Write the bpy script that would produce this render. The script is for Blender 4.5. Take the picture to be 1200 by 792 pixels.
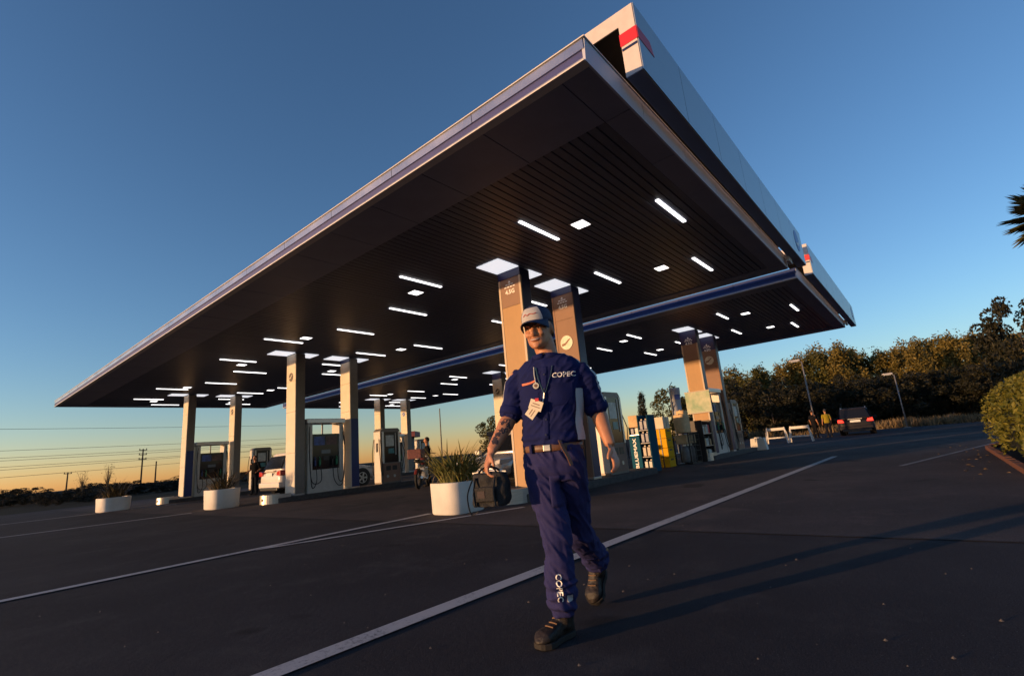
import bpy, bmesh, math, random
from mathutils import Vector, Matrix, noise
from mathutils.bvhtree import BVHTree
R = math.radians
random.seed(7)
for o in list(bpy.data.objects): bpy.data.objects.remove(o)
S = bpy.context.scene
COL = S.collection

# ------------------------------------------------------------------ camera
cam_d = bpy.data.cameras.new('camera'); cam = bpy.data.objects.new('camera', cam_d); COL.objects.link(cam)
cam_d.sensor_width = 36; cam_d.lens = 573.76 / 1200 * 36; cam_d.clip_start = .05; cam_d.clip_end = 6000
YAW = .68168
cam.matrix_world = Matrix(((0.64290523, -0.11445977, -0.75734525, 0), (-0.7609321, -0.20839167, -0.61445525, 0),
                           (-0.08749404, 0.9713248, -0.22107221, .95), (0, 0, 0, 1)))
S.camera = cam

# ------------------------------------------------------------------ sky, sun, exposure
SUN_AZ, SUN_EL = R(180 - 28), R(4.3)              # azimuth counted from +X towards +Y
sd = Vector((math.cos(SUN_AZ) * math.cos(SUN_EL), math.sin(SUN_AZ) * math.cos(SUN_EL), math.sin(SUN_EL)))
W = bpy.data.worlds.new('World'); S.world = W; W.use_nodes = True
nt = W.node_tree; nt.nodes.clear()
wo = nt.nodes.new('ShaderNodeOutputWorld'); bg = nt.nodes.new('ShaderNodeBackground'); sk = nt.nodes.new('ShaderNodeTexSky')
sk.sky_type = 'NISHITA'; sk.sun_disc = False; sk.sun_elevation = SUN_EL; sk.sun_rotation = math.atan2(sd.x, sd.y)
sk.air_density = 1.0; sk.dust_density = .25; sk.ozone_density = 4.0
bg.inputs['Strength'].default_value = .15
tint = nt.nodes.new('ShaderNodeMix'); tint.data_type = 'RGBA'; tint.blend_type = 'MULTIPLY'; tint.inputs[0].default_value = 1; tint.inputs[7].default_value = (1.34, .87, .71, 1)   # warm white balance of the whole sky
gm = nt.nodes.new('ShaderNodeGamma'); gm.inputs[1].default_value = 1.10; nt.links.new(sk.outputs[0], gm.inputs[0]); nt.links.new(gm.outputs[0], tint.inputs[6]); nt.links.new(tint.outputs[2], bg.inputs[0]); nt.links.new(bg.outputs[0], wo.inputs[0])
sl = bpy.data.lights.new('sun', 'SUN'); so = bpy.data.objects.new('sun', sl); COL.objects.link(so)
sl.energy = 2.05; sl.angle = R(.8); sl.color = (1, .57, .26)
so.rotation_euler = sd.to_track_quat('Z', 'Y').to_euler(); so.location = (-20, 10, 20)
S.view_settings.view_transform = 'Standard'; S.view_settings.look = 'None'; S.view_settings.gamma = 1
S.view_settings.use_curve_mapping = False; S.view_settings.exposure = 1.35
S.render.engine = 'CYCLES'

# ------------------------------------------------------------------ materials
def lin(h):
    if isinstance(h, str):
        h = h.lstrip('#'); c = [int(h[i:i + 2], 16) / 255 for i in (0, 2, 4)]
        return tuple(((x + .055) / 1.055) ** 2.4 if x > .04045 else x / 12.92 for x in c)
    return tuple(h)
MATS = {}
def mat(name, col, rough=.5, metal=0., var=.0, vscale=8., bump=0., bscale=60., spec=.5, col2=None, emit=None, estr=0., stretch=None, trans=0.):
    if name in MATS: return MATS[name]
    m = bpy.data.materials.new(name); m.use_nodes = True; n = m.node_tree; p = n.nodes['Principled BSDF']
    c = lin(col); p.inputs['Base Color'].default_value = (*c, 1); p.inputs['Roughness'].default_value = rough
    p.inputs['Metallic'].default_value = metal; p.inputs['Specular IOR Level'].default_value = spec
    if trans: p.inputs['Transmission Weight'].default_value = trans
    tc = n.nodes.new('ShaderNodeTexCoord'); src = tc.outputs['Object']
    if stretch:
        mp = n.nodes.new('ShaderNodeMapping'); mp.inputs['Scale'].default_value = stretch; n.links.new(src, mp.inputs[0]); src = mp.outputs[0]
    if var > 0 or col2:
        t = n.nodes.new('ShaderNodeTexNoise'); t.inputs['Scale'].default_value = vscale; t.inputs['Detail'].default_value = 6; t.inputs['Roughness'].default_value = .6
        n.links.new(src, t.inputs['Vector'])
        r = n.nodes.new('ShaderNodeValToRGB'); n.links.new(t.outputs['Fac'], r.inputs[0])
        c2 = lin(col2) if col2 else tuple(min(1, x * (1 + var)) for x in c); c1 = c if col2 else tuple(x * (1 - var) for x in c)
        r.color_ramp.elements[0].position = .35; r.color_ramp.elements[0].color = (*c1, 1)
        r.color_ramp.elements[1].position = .65; r.color_ramp.elements[1].color = (*c2, 1)
        n.links.new(r.outputs[0], p.inputs['Base Color'])
        rr = n.nodes.new('ShaderNodeMapRange'); rr.inputs[3].default_value = max(.03, rough - .08); rr.inputs[4].default_value = min(1, rough + .1)
        n.links.new(t.outputs['Fac'], rr.inputs[0]); n.links.new(rr.outputs[0], p.inputs['Roughness'])
    if bump > 0:
        b = n.nodes.new('ShaderNodeTexNoise'); b.inputs['Scale'].default_value = bscale; b.inputs['Detail'].default_value = 4; n.links.new(src, b.inputs['Vector'])
        bp = n.nodes.new('ShaderNodeBump'); bp.inputs['Strength'].default_value = bump; bp.inputs['Distance'].default_value = .01
        n.links.new(b.outputs['Fac'], bp.inputs['Height']); n.links.new(bp.outputs[0], p.inputs['Normal'])
    if emit is not None:
        p.inputs['Emission Color'].default_value = (*lin(emit), 1); p.inputs['Emission Strength'].default_value = estr
    MATS[name] = m; return m

def ground_mat(name, base, dark, light, speck, redden=None):
    m = bpy.data.materials.new(name); m.use_nodes = True; n = m.node_tree; L = n.links; p = n.nodes['Principled BSDF']
    tc = n.nodes.new('ShaderNodeTexCoord')
    def nz(s, d=6, r=.6):
        t = n.nodes.new('ShaderNodeTexNoise'); t.inputs['Scale'].default_value = s; t.inputs['Detail'].default_value = d; t.inputs['Roughness'].default_value = r
        L.new(tc.outputs['Object'], t.inputs['Vector']); return t
    def ramp(t, a, b, ca, cb):
        r = n.nodes.new('ShaderNodeValToRGB'); r.color_ramp.elements[0].position = a; r.color_ramp.elements[1].position = b
        r.color_ramp.elements[0].color = (*ca, 1); r.color_ramp.elements[1].color = (*cb, 1); L.new(t.outputs['Fac'], r.inputs[0]); return r
    def mix(a, b, f, mode='MIX'):
        x = n.nodes.new('ShaderNodeMix'); x.data_type = 'RGBA'; x.blend_type = mode
        if isinstance(f, float): x.inputs[0].default_value = f
        else: L.new(f, x.inputs[0])
        L.new(a, x.inputs[6]); L.new(b, x.inputs[7]); return x.outputs[2]
    big = ramp(nz(.35, 5), .38, .66, dark, base); grain = ramp(nz(140, 3, .8), .3, .75, (.15, .15, .15), (2.1, 2.1, 2.1))
    c = mix(big.outputs[0], grain.outputs[0], .85, 'MULTIPLY')
    sp = ramp(nz(75, 2, .9), .67, .71, (0, 0, 0), (.8, .8, .8)); sc = n.nodes.new('ShaderNodeRGB'); sc.outputs[0].default_value = (*speck, 1)
    c = mix(c, sc.outputs[0], sp.outputs[0])
    st = ramp(nz(1.1, 8, .75), .52, .70, (0, 0, 0), (.75, .75, .75)); lc = n.nodes.new('ShaderNodeRGB'); lc.outputs[0].default_value = (*light, 1)
    c = mix(c, lc.outputs[0], st.outputs[0])
    ol = ramp(nz(.9, 3, .5), .66, .70, (0, 0, 0), (.7, .7, .7)); oc = n.nodes.new('ShaderNodeRGB'); oc.outputs[0].default_value = (*[x * .45 for x in dark], 1); c = mix(c, oc.outputs[0], ol.outputs[0])
    L.new(c, p.inputs['Base Color'])
    p.inputs['Roughness'].default_value = .92; p.inputs['Specular IOR Level'].default_value = .14
    b = nz(120, 5, .75); b2 = nz(22, 3); ad = n.nodes.new('ShaderNodeMath'); ad.operation = 'ADD'; L.new(b.outputs['Fac'], ad.inputs[0]); L.new(b2.outputs['Fac'], ad.inputs[1])
    bp = n.nodes.new('ShaderNodeBump'); bp.inputs['Strength'].default_value = .55; bp.inputs['Distance'].default_value = .012
    L.new(ad.outputs[0], bp.inputs['Height']); L.new(bp.outputs[0], p.inputs['Normal'])
    MATS[name] = m; return m

def paint_mat(name, col, under, wear=.5):
    m = bpy.data.materials.new(name); m.use_nodes = True; n = m.node_tree; L = n.links; p = n.nodes['Principled BSDF']
    tc = n.nodes.new('ShaderNodeTexCoord'); t = n.nodes.new('ShaderNodeTexNoise'); t.inputs['Scale'].default_value = 38; t.inputs['Detail'].default_value = 8; t.inputs['Roughness'].default_value = .8
    L.new(tc.outputs['Object'], t.inputs['Vector'])
    t2 = n.nodes.new('ShaderNodeTexNoise'); t2.inputs['Scale'].default_value = 2.5; t2.inputs['Detail'].default_value = 3; L.new(tc.outputs['Object'], t2.inputs['Vector'])
    ad = n.nodes.new('ShaderNodeMath'); ad.operation = 'MULTIPLY_ADD'; ad.inputs[1].default_value = .45; L.new(t2.outputs['Fac'], ad.inputs[0]); L.new(t.outputs['Fac'], ad.inputs[2])
    r = n.nodes.new('ShaderNodeValToRGB'); r.color_ramp.elements[0].position = wear + .04; r.color_ramp.elements[1].position = wear + .22
    r.color_ramp.elements[0].color = (*under, 1); r.color_ramp.elements[1].color = (*col, 1); L.new(ad.outputs[0], r.inputs[0]); L.new(r.outputs[0], p.inputs['Base Color'])
    p.inputs['Roughness'].default_value = .75
    bp = n.nodes.new('ShaderNodeBump'); bp.inputs['Strength'].default_value = .4; bp.inputs['Distance'].default_value = .01; L.new(t.outputs['Fac'], bp.inputs['Height']); L.new(bp.outputs[0], p.inputs['Normal'])
    MATS[name] = m; return m

# ------------------------------------------------------------------ mesh helpers
class MB:
    def __init__(s): s.v = []; s.f = []
    def add(s, vs, fs):
        k = len(s.v); s.v += [tuple(v) for v in vs]; s.f += [tuple(i + k for i in f) for f in fs]; return s
    def box(s, x0, x1, y0, y1, z0, z1):
        return s.add([(x0, y0, z0), (x1, y0, z0), (x1, y1, z0), (x0, y1, z0), (x0, y0, z1), (x1, y0, z1), (x1, y1, z1), (x0, y1, z1)],
                     [(0, 3, 2, 1), (4, 5, 6, 7), (0, 1, 5, 4), (1, 2, 6, 5), (2, 3, 7, 6), (3, 0, 4, 7)])
    def obox(s, c, ax, ay, az):     # oriented box: centre + half axes
        c, ax, ay, az = map(Vector, (c, ax, ay, az))
        return s.add([c + a * ax + b * ay + d * az for d in (-1, 1) for a, b in ((-1, -1), (1, -1), (1, 1), (-1, 1))],
                     [(0, 3, 2, 1), (4, 5, 6, 7), (0, 1, 5, 4), (1, 2, 6, 5), (2, 3, 7, 6), (3, 0, 4, 7)])
    def prism(s, pts, axis, a, b):  # polygon in the two other axes, extruded along axis
        def P(u, v, w): return {'x': (w, u, v), 'y': (u, w, v), 'z': (u, v, w)}[axis]
        n = len(pts); vs = [P(u, v, a) for u, v in pts] + [P(u, v, b) for u, v in pts]
        return s.add(vs, [tuple(range(n))[::-1], tuple(range(n, 2 * n))] + [(i, (i + 1) % n, n + (i + 1) % n, n + i) for i in range(n)])
    def rings(s, rs, closed=True, cap=True):
        n = len(rs[0]); vs = [p for r in rs for p in r]; fs = []
        for i in range(len(rs) - 1):
            for j in range(n if closed else n - 1):
                k = (j + 1) % n; fs.append((i * n + j, i * n + k, (i + 1) * n + k, (i + 1) * n + j))
        if cap: fs.append(tuple(range(n))[::-1]); fs.append(tuple((len(rs) - 1) * n + j for j in range(n)))
        return s.add(vs, fs)
    def tube(s, path, rad, n=8, squash=None):
        path = [Vector(p) for p in path]; rs = []
        if not isinstance(rad, (list, tuple)): rad = [rad] * len(path)
        up = None
        for i, p in enumerate(path):
            d = (path[min(i + 1, len(path) - 1)] - path[max(i - 1, 0)]).normalized()
            if up is None: up = Vector((0, 0, 1)) if abs(d.z) < .9 else Vector((1, 0, 0))
            a = d.cross(up).normalized(); b = a.cross(d).normalized(); up = b
            q = squash or 1
            rs.append([p + a * math.cos(2 * math.pi * k / n) * rad[i] + b * math.sin(2 * math.pi * k / n) * rad[i] * q for k in range(n)])
        return s.rings(rs)
    def cyl(s, a, b, r0, r1=None, n=12): return s.tube([a, b], [r0, r0 if r1 is None else r1], n)
    def lathe(s, prof, c=(0, 0, 0), n=20, sx=1, sy=1):
        rs = [[(c[0] + r * sx * math.cos(2 * math.pi * k / n), c[1] + r * sy * math.sin(2 * math.pi * k / n), c[2] + z) for k in range(n)] for r, z in prof]
        return s.rings(rs)
    def ball(s, c, r, n=12, m=8):
        r = (r, r, r) if not isinstance(r, (tuple, list)) else r
        return s.rings([[(c[0] + r[0] * math.sin(math.pi * i / m) * math.cos(2 * math.pi * k / n), c[1] + r[1] * math.sin(math.pi * i / m) * math.sin(2 * math.pi * k / n), c[2] - r[2] * math.cos(math.pi * i / m)) for k in range(n)]
                        for i in [.06] + list(range(1, m)) + [m - .06]])
    def quad(s, a, b, c, d): return s.add([a, b, c, d], [(0, 1, 2, 3)])
    def mesh(s, name='mesh', smooth=False):
        me = bpy.data.meshes.new(name); me.from_pydata(s.v, [], s.f); me.update()
        if smooth: me.polygons.foreach_set('use_smooth', [True] * len(me.polygons))
        return me
    def build(s, name, m, parent=None, smooth=False, bevel=0., loc=None, seg=2, auto=False):
        me = s.mesh(name, smooth or auto); return link(name, me, m, parent, bevel, loc, seg, auto)
def link(name, me, m, parent=None, bevel=0., loc=None, seg=2, auto=False):
    o = bpy.data.objects.new(name, me); COL.objects.link(o)
    if m is not None and len(me.materials) == 0: me.materials.append(m)
    if parent is not None: o.parent = parent
    if loc is not None: o.location = loc
    if bevel:
        b = o.modifiers.new('bevel', 'BEVEL'); b.width = bevel; b.segments = seg; b.limit_method = 'ANGLE'; b.angle_limit = R(40)
    if auto:
        try: me.set_sharp_from_angle(angle=R(38))
        except Exception: pass
    return o
def tag(o, label=None, cat=None, group=None, kind=None):
    if label: o['label'] = label
    if cat: o['category'] = cat
    if group: o['group'] = group
    if kind: o['kind'] = kind
    return o
def thing(name, loc=(0, 0, 0), rz=0., label=None, cat=None, group=None):
    o = bpy.data.objects.new(name, None); COL.objects.link(o); o.location = loc; o.rotation_euler = (0, 0, rz); o.empty_display_size = .2
    return tag(o, label, cat, group)
def copy_tree(o, parent=None):
    c = o.copy(); COL.objects.link(c); c.parent = parent
    for ch in list(o.children): copy_tree(ch, c)
    return c
def text_mesh(s, size, depth=.002, align='CENTER', bold=0., cuts=0):
    cu = bpy.data.curves.new('lettering', 'FONT'); cu.body = s; cu.size = size; cu.extrude = depth; cu.align_x = align; cu.align_y = 'CENTER'; cu.resolution_u = 2; cu.offset = bold
    ob = bpy.data.objects.new('lettering_tmp', cu); COL.objects.link(ob)
    dg = bpy.context.evaluated_depsgraph_get(); me = bpy.data.meshes.new_from_object(ob.evaluated_get(dg))
    bpy.data.objects.remove(ob); bpy.data.curves.remove(cu)
    if cuts:
        bm = bmesh.new(); bm.from_mesh(me); bmesh.ops.triangulate(bm, faces=bm.faces[:]); bmesh.ops.subdivide_edges(bm, edges=bm.edges[:], cuts=cuts, use_grid_fill=True); bm.to_mesh(me); bm.free()
    return me
def place_text(name, s, size, m, parent, origin, xdir, ydir, depth=.002, bold=0.):
    me = text_mesh(s, size, depth, bold=bold); x = Vector(xdir).normalized(); y = Vector(ydir).normalized(); z = x.cross(y)
    for v in me.vertices: v.co = Vector(origin) + x * v.co.x + y * v.co.y + z * v.co.z
    me.materials.clear(); return link(name, me, m, parent)

# palette
M_ASPH = ground_mat('dark_asphalt', (.040, .038, .043), (.024, .023, .028), (.058, .054, .056), (.15, .14, .14))
M_FORE = ground_mat('worn_asphalt', (.078, .066, .067), (.046, .041, .044), (.105, .084, .080), (.13, .11, .11))
M_ROAD = ground_mat('old_road', (.062, .062, .066), (.048, .048, .052), (.075, .074, .078), (.12, .12, .12))
M_LINE = paint_mat('worn_white_paint', (.42, .40, .40), (.045, .042, .045), .46)
M_LINE2 = paint_mat('faded_white_paint', (.20, .19, .19), (.045, .042, .045), .52)
M_SLAT = mat('dark_brown_slat', (.075, .092, .155), .42, var=.25, vscale=3, stretch=(.3, 6, 6))
M_SOFF = mat('charcoal_soffit_panel', (.22, .245, .35), .5, var=.08, vscale=2)
M_GAP = mat('black_gap', (.006, .006, .007), .9)
M_GREY = mat('grey_fascia_panel', (.46, .45, .48), .28, .92, var=.06, vscale=1.5)
M_GREYD = mat('lilac_grey_fascia', (.50, .53, .66), .5, .0, spec=.3, var=.05, vscale=1.5)
M_WHITE = mat('white_trim', (.62, .60, .58), .5, var=.06)
M_BLUE = mat('royal_blue_band', (.045, .055, .20), .5, var=.08, vscale=2)
M_NAVY = mat('navy_panel', (.012, .018, .085), .35, var=.1, vscale=3)
M_SIGN = mat('silver_sign_panel', (.40, .44, .47), .38, .6, var=.05, vscale=1.2)
M_SIGNE = mat('pale_sign_edge', (.62, .56, .54), .45, var=.05)
M_RED = mat('signal_red', (.62, .02, .03), .4)
M_STEEL = mat('brushed_steel', (.52, .50, .47), .38, .85, var=.12, vscale=5, stretch=(1, 1, 14))
M_ALU = mat('cream_aluminium', (.66, .59, .48), .5, .0, spec=.3, var=.06, vscale=2.2)
M_BEIGE = mat('taupe_panel', (.20, .175, .155), .45, .2, var=.08)
M_COPPER = mat('copper_panel', (.46, .29, .155), .62, .0, spec=.22, var=.10, vscale=1.4, stretch=(1, 1, .4))
M_BROWN = mat('bronze_panel', (.27, .165, .12), .6, .0, spec=.25, var=.08, vscale=1.8)
M_LAMP = mat('white_lamp', (.9, .9, .9), .5, emit=(1, .97, .95), estr=1.3)
M_PANEL = mat('white_light_panel', (.9, .9, .9), .5, emit=(.92, .93, 1), estr=.33)
M_LETTER = mat('white_lettering', (.85, .83, .80), .5)
M_BLACK = mat('black_plastic', (.012, .012, .014), .4, var=.2)
M_RUBBER = mat('black_rubber', (.012, .012, .013), .7)
M_CONC = mat('kerb_concrete', (.075, .068, .066), .9, var=.25, vscale=9, bump=.3, bscale=70)
# ------------------------------------------------------------------ ground
def sheet(name, pts, z, m, kind='structure'):
    mb = MB(); mb.add([(x, y, z) for x, y in pts], [tuple(range(len(pts)))]); return tag(mb.build(name, m), kind=kind)
sheet('ground', [(-900, -900), (1500, -900), (1500, 1500), (-900, 1500)], 0, M_ASPH)
sheet('forecourt', [(5.12, -9), (28.5, -9), (28.5, 33), (4.75, 33), (5.0, 12)], .004, M_FORE)
def stripe(name, a, b, w, m=None, z=.009, n=14):
    a, b = Vector((*a, z)), Vector((*b, z)); d = (b - a); s = Vector((-d.y, d.x, 0)).normalized() * w / 2
    mb = MB(); rs = []
    rnd = random.Random(name + str(a.x))
    for i in range(n + 1):
        p = a.lerp(b, i / n); j = rnd.uniform(-.006, .006); rs.append([p - s * (1 + j * 6), p + s * (1 - j * 6)])
    mb.rings(rs, closed=False, cap=False); return tag(mb.build(name, m or M_LINE), kind='structure')
stripe('lane_marking', (-3, 2.80), (16.0, 2.16), .14)
stripe('lane_marking', (-4, 6.87), (5.8, 6.85), .13)
stripe('lane_marking', (2.9, 6.80), (6.6, 5.42), .10)
stripe('lane_marking', (-3, 17.7), (5.2, 16.35), .16)
stripe('lane_marking', (-3, 24.9), (7.0, 23.8), .16)
stripe('lane_marking', (12.0, .6), (18.4, -1.2), .09, M_LINE2)

stripe('paving_joint', (5.13, -9), (5.0, 12), .014, mat('joint_tar', (.02, .018, .019), .9), .0065, 30)
stripe('paving_joint', (5.0, 12), (4.75, 33), .014, MATS['joint_tar'], .0065, 30)
# ------------------------------------------------------------------ canopies
H = 4.65
def canopy(x0, x1, y0, y1, bx0, bx1, by, sx0, sx1, label, dxl, upper):
    t = thing('fuel_canopy', (x0, y0, H), 0, label, 'canopy', 'twin forecourt canopies')
    LX, LY = x1 - x0, y1 - y0
    P = lambda mb, n, m, **k: mb.build(n, m, t, **k)
    P(MB().box(.16, LX - .06, .06, LY - .06, .05, .27), 'roof_deck', M_GAP)
    # border panels of the soffit, each its own piece
    ny = round((LY) / 1.2)
    shared = {}
    def panel(xa, xb, ya, yb, name='soffit_panel'):
        key = (round(xb - xa, 3), round(yb - ya, 3)); g = .006
        if key not in shared:
            shared[key] = MB().box(g, xb - xa - g, g, yb - ya - g, 0, .045).mesh('soffit_panel')
        return link(name, shared[key], M_SOFF, t, loc=(xa, ya, random.uniform(0, .002)))
    step = (LY - 2 * by) / ny
    panel(0, bx0, 0, by); panel(LX - bx1, LX, 0, by); panel(0, bx0, LY - by, LY); panel(LX - bx1, LX, LY - by, LY)
    for i in range(ny):
        panel(0, bx0, by + i * step, by + (i + 1) * step); panel(LX - bx1, LX, by + i * step, by + (i + 1) * step)
    nx = round((LX - bx0 - bx1) / 1.22); stx = (LX - bx0 - bx1) / nx
    for i in range(nx):
        panel(bx0 + i * stx, bx0 + (i + 1) * stx, 0, by); panel(bx0 + i * stx, bx0 + (i + 1) * stx, LY - by, LY)
    # slats
    ns = int((LY - 2 * by) / .135); sw = (LY - 2 * by) / ns
    sm = MB().prism([(.007, .028), (.011, .022), (sw - .011, .022), (sw - .007, .028), (sw - .007, .05), (.007, .05)], 'x', bx0 + .004, LX - bx1 - .004).mesh('slat')
    for i in range(ns): link('slat', sm, M_SLAT, t, loc=(0, by + i * sw, random.uniform(-.0015, .0015)))
    # fascia on the long lit side: trim, recessed blue band, grey panels
    P(MB().box(-.018, .10, .014, LY, -.008, .010), 'edge_trim', M_WHITE)
    P(MB().box(.012, .15, .02, LY, .0105, .135), 'blue_band', M_BLUE if upper is M_GREY else upper)
    k = round(LY / 1.6); st = LY / k
    fm = MB().prism([(-.008, .1355), (-.012, .247), (.06, .247), (.06, .1355)], 'y', .005, st - .005).mesh('fascia_panel')
    for i in range(k): link('fascia_panel', fm, upper, t, loc=(0, i * st, 0))
    P(MB().box(-.026, .06, -.026, LY, .248, .262), 'top_trim', M_WHITE if upper is M_GREY else upper)
    k = round(LX / 1.3); st = LX / k
    fm = MB().prism([(.004, -.004), (-.012, .247), (.03, .247), (.03, -.004)], 'x', .004, st - .004).mesh('fascia_panel')
    for i in range(k): link('fascia_panel', fm, M_GREYD, t, loc=(i * st, 0, random.uniform(-.001, .001)))
    P(MB().box(.062, LX, -.026, .04, .249, .2615), 'top_trim', M_WHITE)
    P(MB().box(LX, LX + .03, .01, LY, -.004, .29), 'fascia_board', M_GREY); P(MB().box(.0, LX, LY + .002, LY + .03, -.004, .29), 'fascia_board', M_GREY)
    P(MB().box(LX - .42, LX - .04, -.12, -.04, .06, .25), 'end_bracket', M_SIGNE, bevel=.01)
    # sign box standing on the near edge
    s0, s1, zb, zt = sx0 - x0, sx1 - x0, .19, 1.06
    sg = P(MB().prism([(-.275, zb), (-.085, zb), (-.085, zt - .2), (.42, zt - .2), (.42, zt), (-.275, zt)], 'x', s0, s1), 'fascia_sign', M_SIGNE)
    MB().box(s0 + .02, s1 - .02, -.2765, -.2755, zb + .01, zt - .01).build('seam_backing', M_GAP, sg)
    k = round((s1 - s0) / 1.27); st = (s1 - s0 - .006) / k
    pm = MB().box(.006, st - .006, -.012, -.0005, zb + .002, zt + .004).mesh('sign_panel')
    for i in range(k): link('sign_panel', pm, M_SIGN, sg, loc=(s0 + .003 + i * st, -.2765, 0))
    MB().box(s0 + .004, s1 - .004, -.27, -.09, zb - .006, zb - .001).build('sign_underside', M_SOFF, sg)
    MB().box(s0 + .01, s1 - .01, -.08, .41, zt - .206, zt - .201).build('arm_shade_plate', M_GAP, sg)  # near-black plate added to darken the shaded opening under the sign arm
    MB().box(s0 - .006, s0 - .001, -.284, -.078, zt - .47, zt - .31).build('red_stripe', M_RED, sg)
    MB().prism([(s0 - .004, zt - .47), (s0 + .42, zt - .47), (s0 + .34, zt - .31), (s0 - .004, zt - .31)], 'y', -.2935, -.2895).build('red_stripe', M_RED, sg)
    MB().box(s0 - .006, s0 - .001, -.27, -.09, zt - .535, zt - .505).build('grey_stripe', M_NAVY, sg)
    # round emblem near the far end
    ec = (s1 - .75, zt - .42); n = 28
    em = MB().prism([(ec[0] + .27 * math.cos(2 * math.pi * i / n), ec[1] + .27 * math.sin(2 * math.pi * i / n)) for i in range(n)], 'y', -.296, -.2895).build('emblem', mat('emblem_blue', (.03, .10, .42), .4), sg)
    sw_ = [(-.2, -.12), (0, -.16), (.2, -.03), (.24, .06), (.05, -.06), (-.12, -.06)]
    MB().prism([(ec[0] + a, ec[1] + b) for a, b in sw_], 'y', -.300, -.2965).build('emblem_swoosh', M_LETTER, sg)
    # lights let into the ceiling
    def inset(name, xa, xb, ya, yb, m, z=.0):
        P(MB().box(xa - x0, xb - x0, ya - y0, yb - y0, .004 - z, .03), name, m)
    lens = {}
    for c in (6.18, 15.72, 25.62):
        for (xa, xb, off) in ((6.10, 7.24, 1.62), (7.26, 8.44, 3.56), (9.42, 10.6, 1.12), (10.45, 11.68, 2.98)):
            for s in (-1, 1):
                y = c + s * off; inset('strip_light', xa + dxl, xb + dxl, y - .03, y + .03, M_LAMP)
        for xa in (7.02, 10.45):
            for s in (-1, 1):
                y = c + s * 2.25; inset('square_light', xa - .13 + dxl, xa + .13 + dxl, y - .12, y + .12, M_LAMP)
                P(MB().box(xa - .16 - x0 + dxl, xa + .16 - x0 + dxl, y - .15 - y0, y + .15 - y0, .008, .024), 'light_frame', M_GREY)
        for px in (7.69, 9.66):
            inset('light_panel', px - .66 + dxl, px - .02 + dxl, c - .3, c + .3, M_PANEL); inset('light_panel', px + .34 + dxl, px + .80 + dxl, c - .3, c + .3, M_PANEL)
    return t
canopy(3.84, 13.18, 1.855, 30.155, 1.02, .45, .36, 4.60, 14.02, 'near dark-slatted fuel station canopy, rising closest to the camera with silver sign', 0, M_GREY)
canopy(14.26, 24.17, 1.855, 30.155, .60, .60, .36, 15.0, 25.6, 'farther fuel station canopy behind the near one, with blue fascia band', 10.22, mat('deep_blue_band', (.008, .032, .16), .5, var=.08, spec=.25))

# ------------------------------------------------------------------ islands
YC = (6.18, 15.72, 25.62); ROWN = ('nearest', 'middle', 'farthest')
def island(xa, xb, yc, label):
    t = thing('pump_island', (xa, yc, 0), 0, label, 'island', 'kerbed pump islands')
    L = xb - xa; w = .44; n = 12
    pts = [(.0 - .36 * math.sin(math.pi * i / n) , -w * math.cos(math.pi * i / n)) for i in range(n + 1)]
    pts = [(0 - .3 * math.sin(math.pi * i / n), w * math.cos(math.pi * i / n)) for i in range(n + 1)] + [(L + .3 * math.sin(math.pi * i / n), -w * math.cos(math.pi * i / n)) for i in range(n + 1)]
    MB().prism(pts, 'z', 0, .15).build('kerb_slab', M_CONC, t, bevel=.015)
    # steel nose guard round the end
    nose = MB(); outer, inner = [], []
    for i in range(17):
        a = math.pi * (i / 16); outer.append((-.05 - .42 * math.sin(a), .40 * math.cos(a))); inner.append((-.05 - .36 * math.sin(a), .34 * math.cos(a)))
    nose.prism(outer + [(.25, -.40), (.25, -.34)] + inner[::-1] + [(.25, .34), (.25, .40)], 'z', .001, .26)
    ng = nose.build('nose_guard', M_STEEL, t)
    MB().prism([(a, b) for a, b in inner] + [(.25, -.34), (.25, .34)], 'z', .2, .235).build('nose_cap', M_CONC, ng)
    d = Vector((-math.sin(R(78)), -math.cos(R(78)), 0)); p = Vector((-.05, 0, .13)) + Vector((d.x * .418, d.y * .40, 0))
    MB().cyl(p - d * .02, p + d * .012, .04, n=14).build('bolt_hole', M_BLACK, ng)
    return t
for i, yc in enumerate(YC):
    island(7.28, 12.6, yc, ['kerbed pump island with steel nose guard just behind the large near planter', 'kerbed pump island between the two cream columns at middle left', 'kerbed pump island farthest left under the near canopy'][i])
    island(17.4, 22.6, yc, ['kerbed pump island under the two bronze columns at right, product displays at its end', 'kerbed pump island under the far canopy behind the silver car', 'kerbed pump island at the far end of the far canopy'][i])

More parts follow.
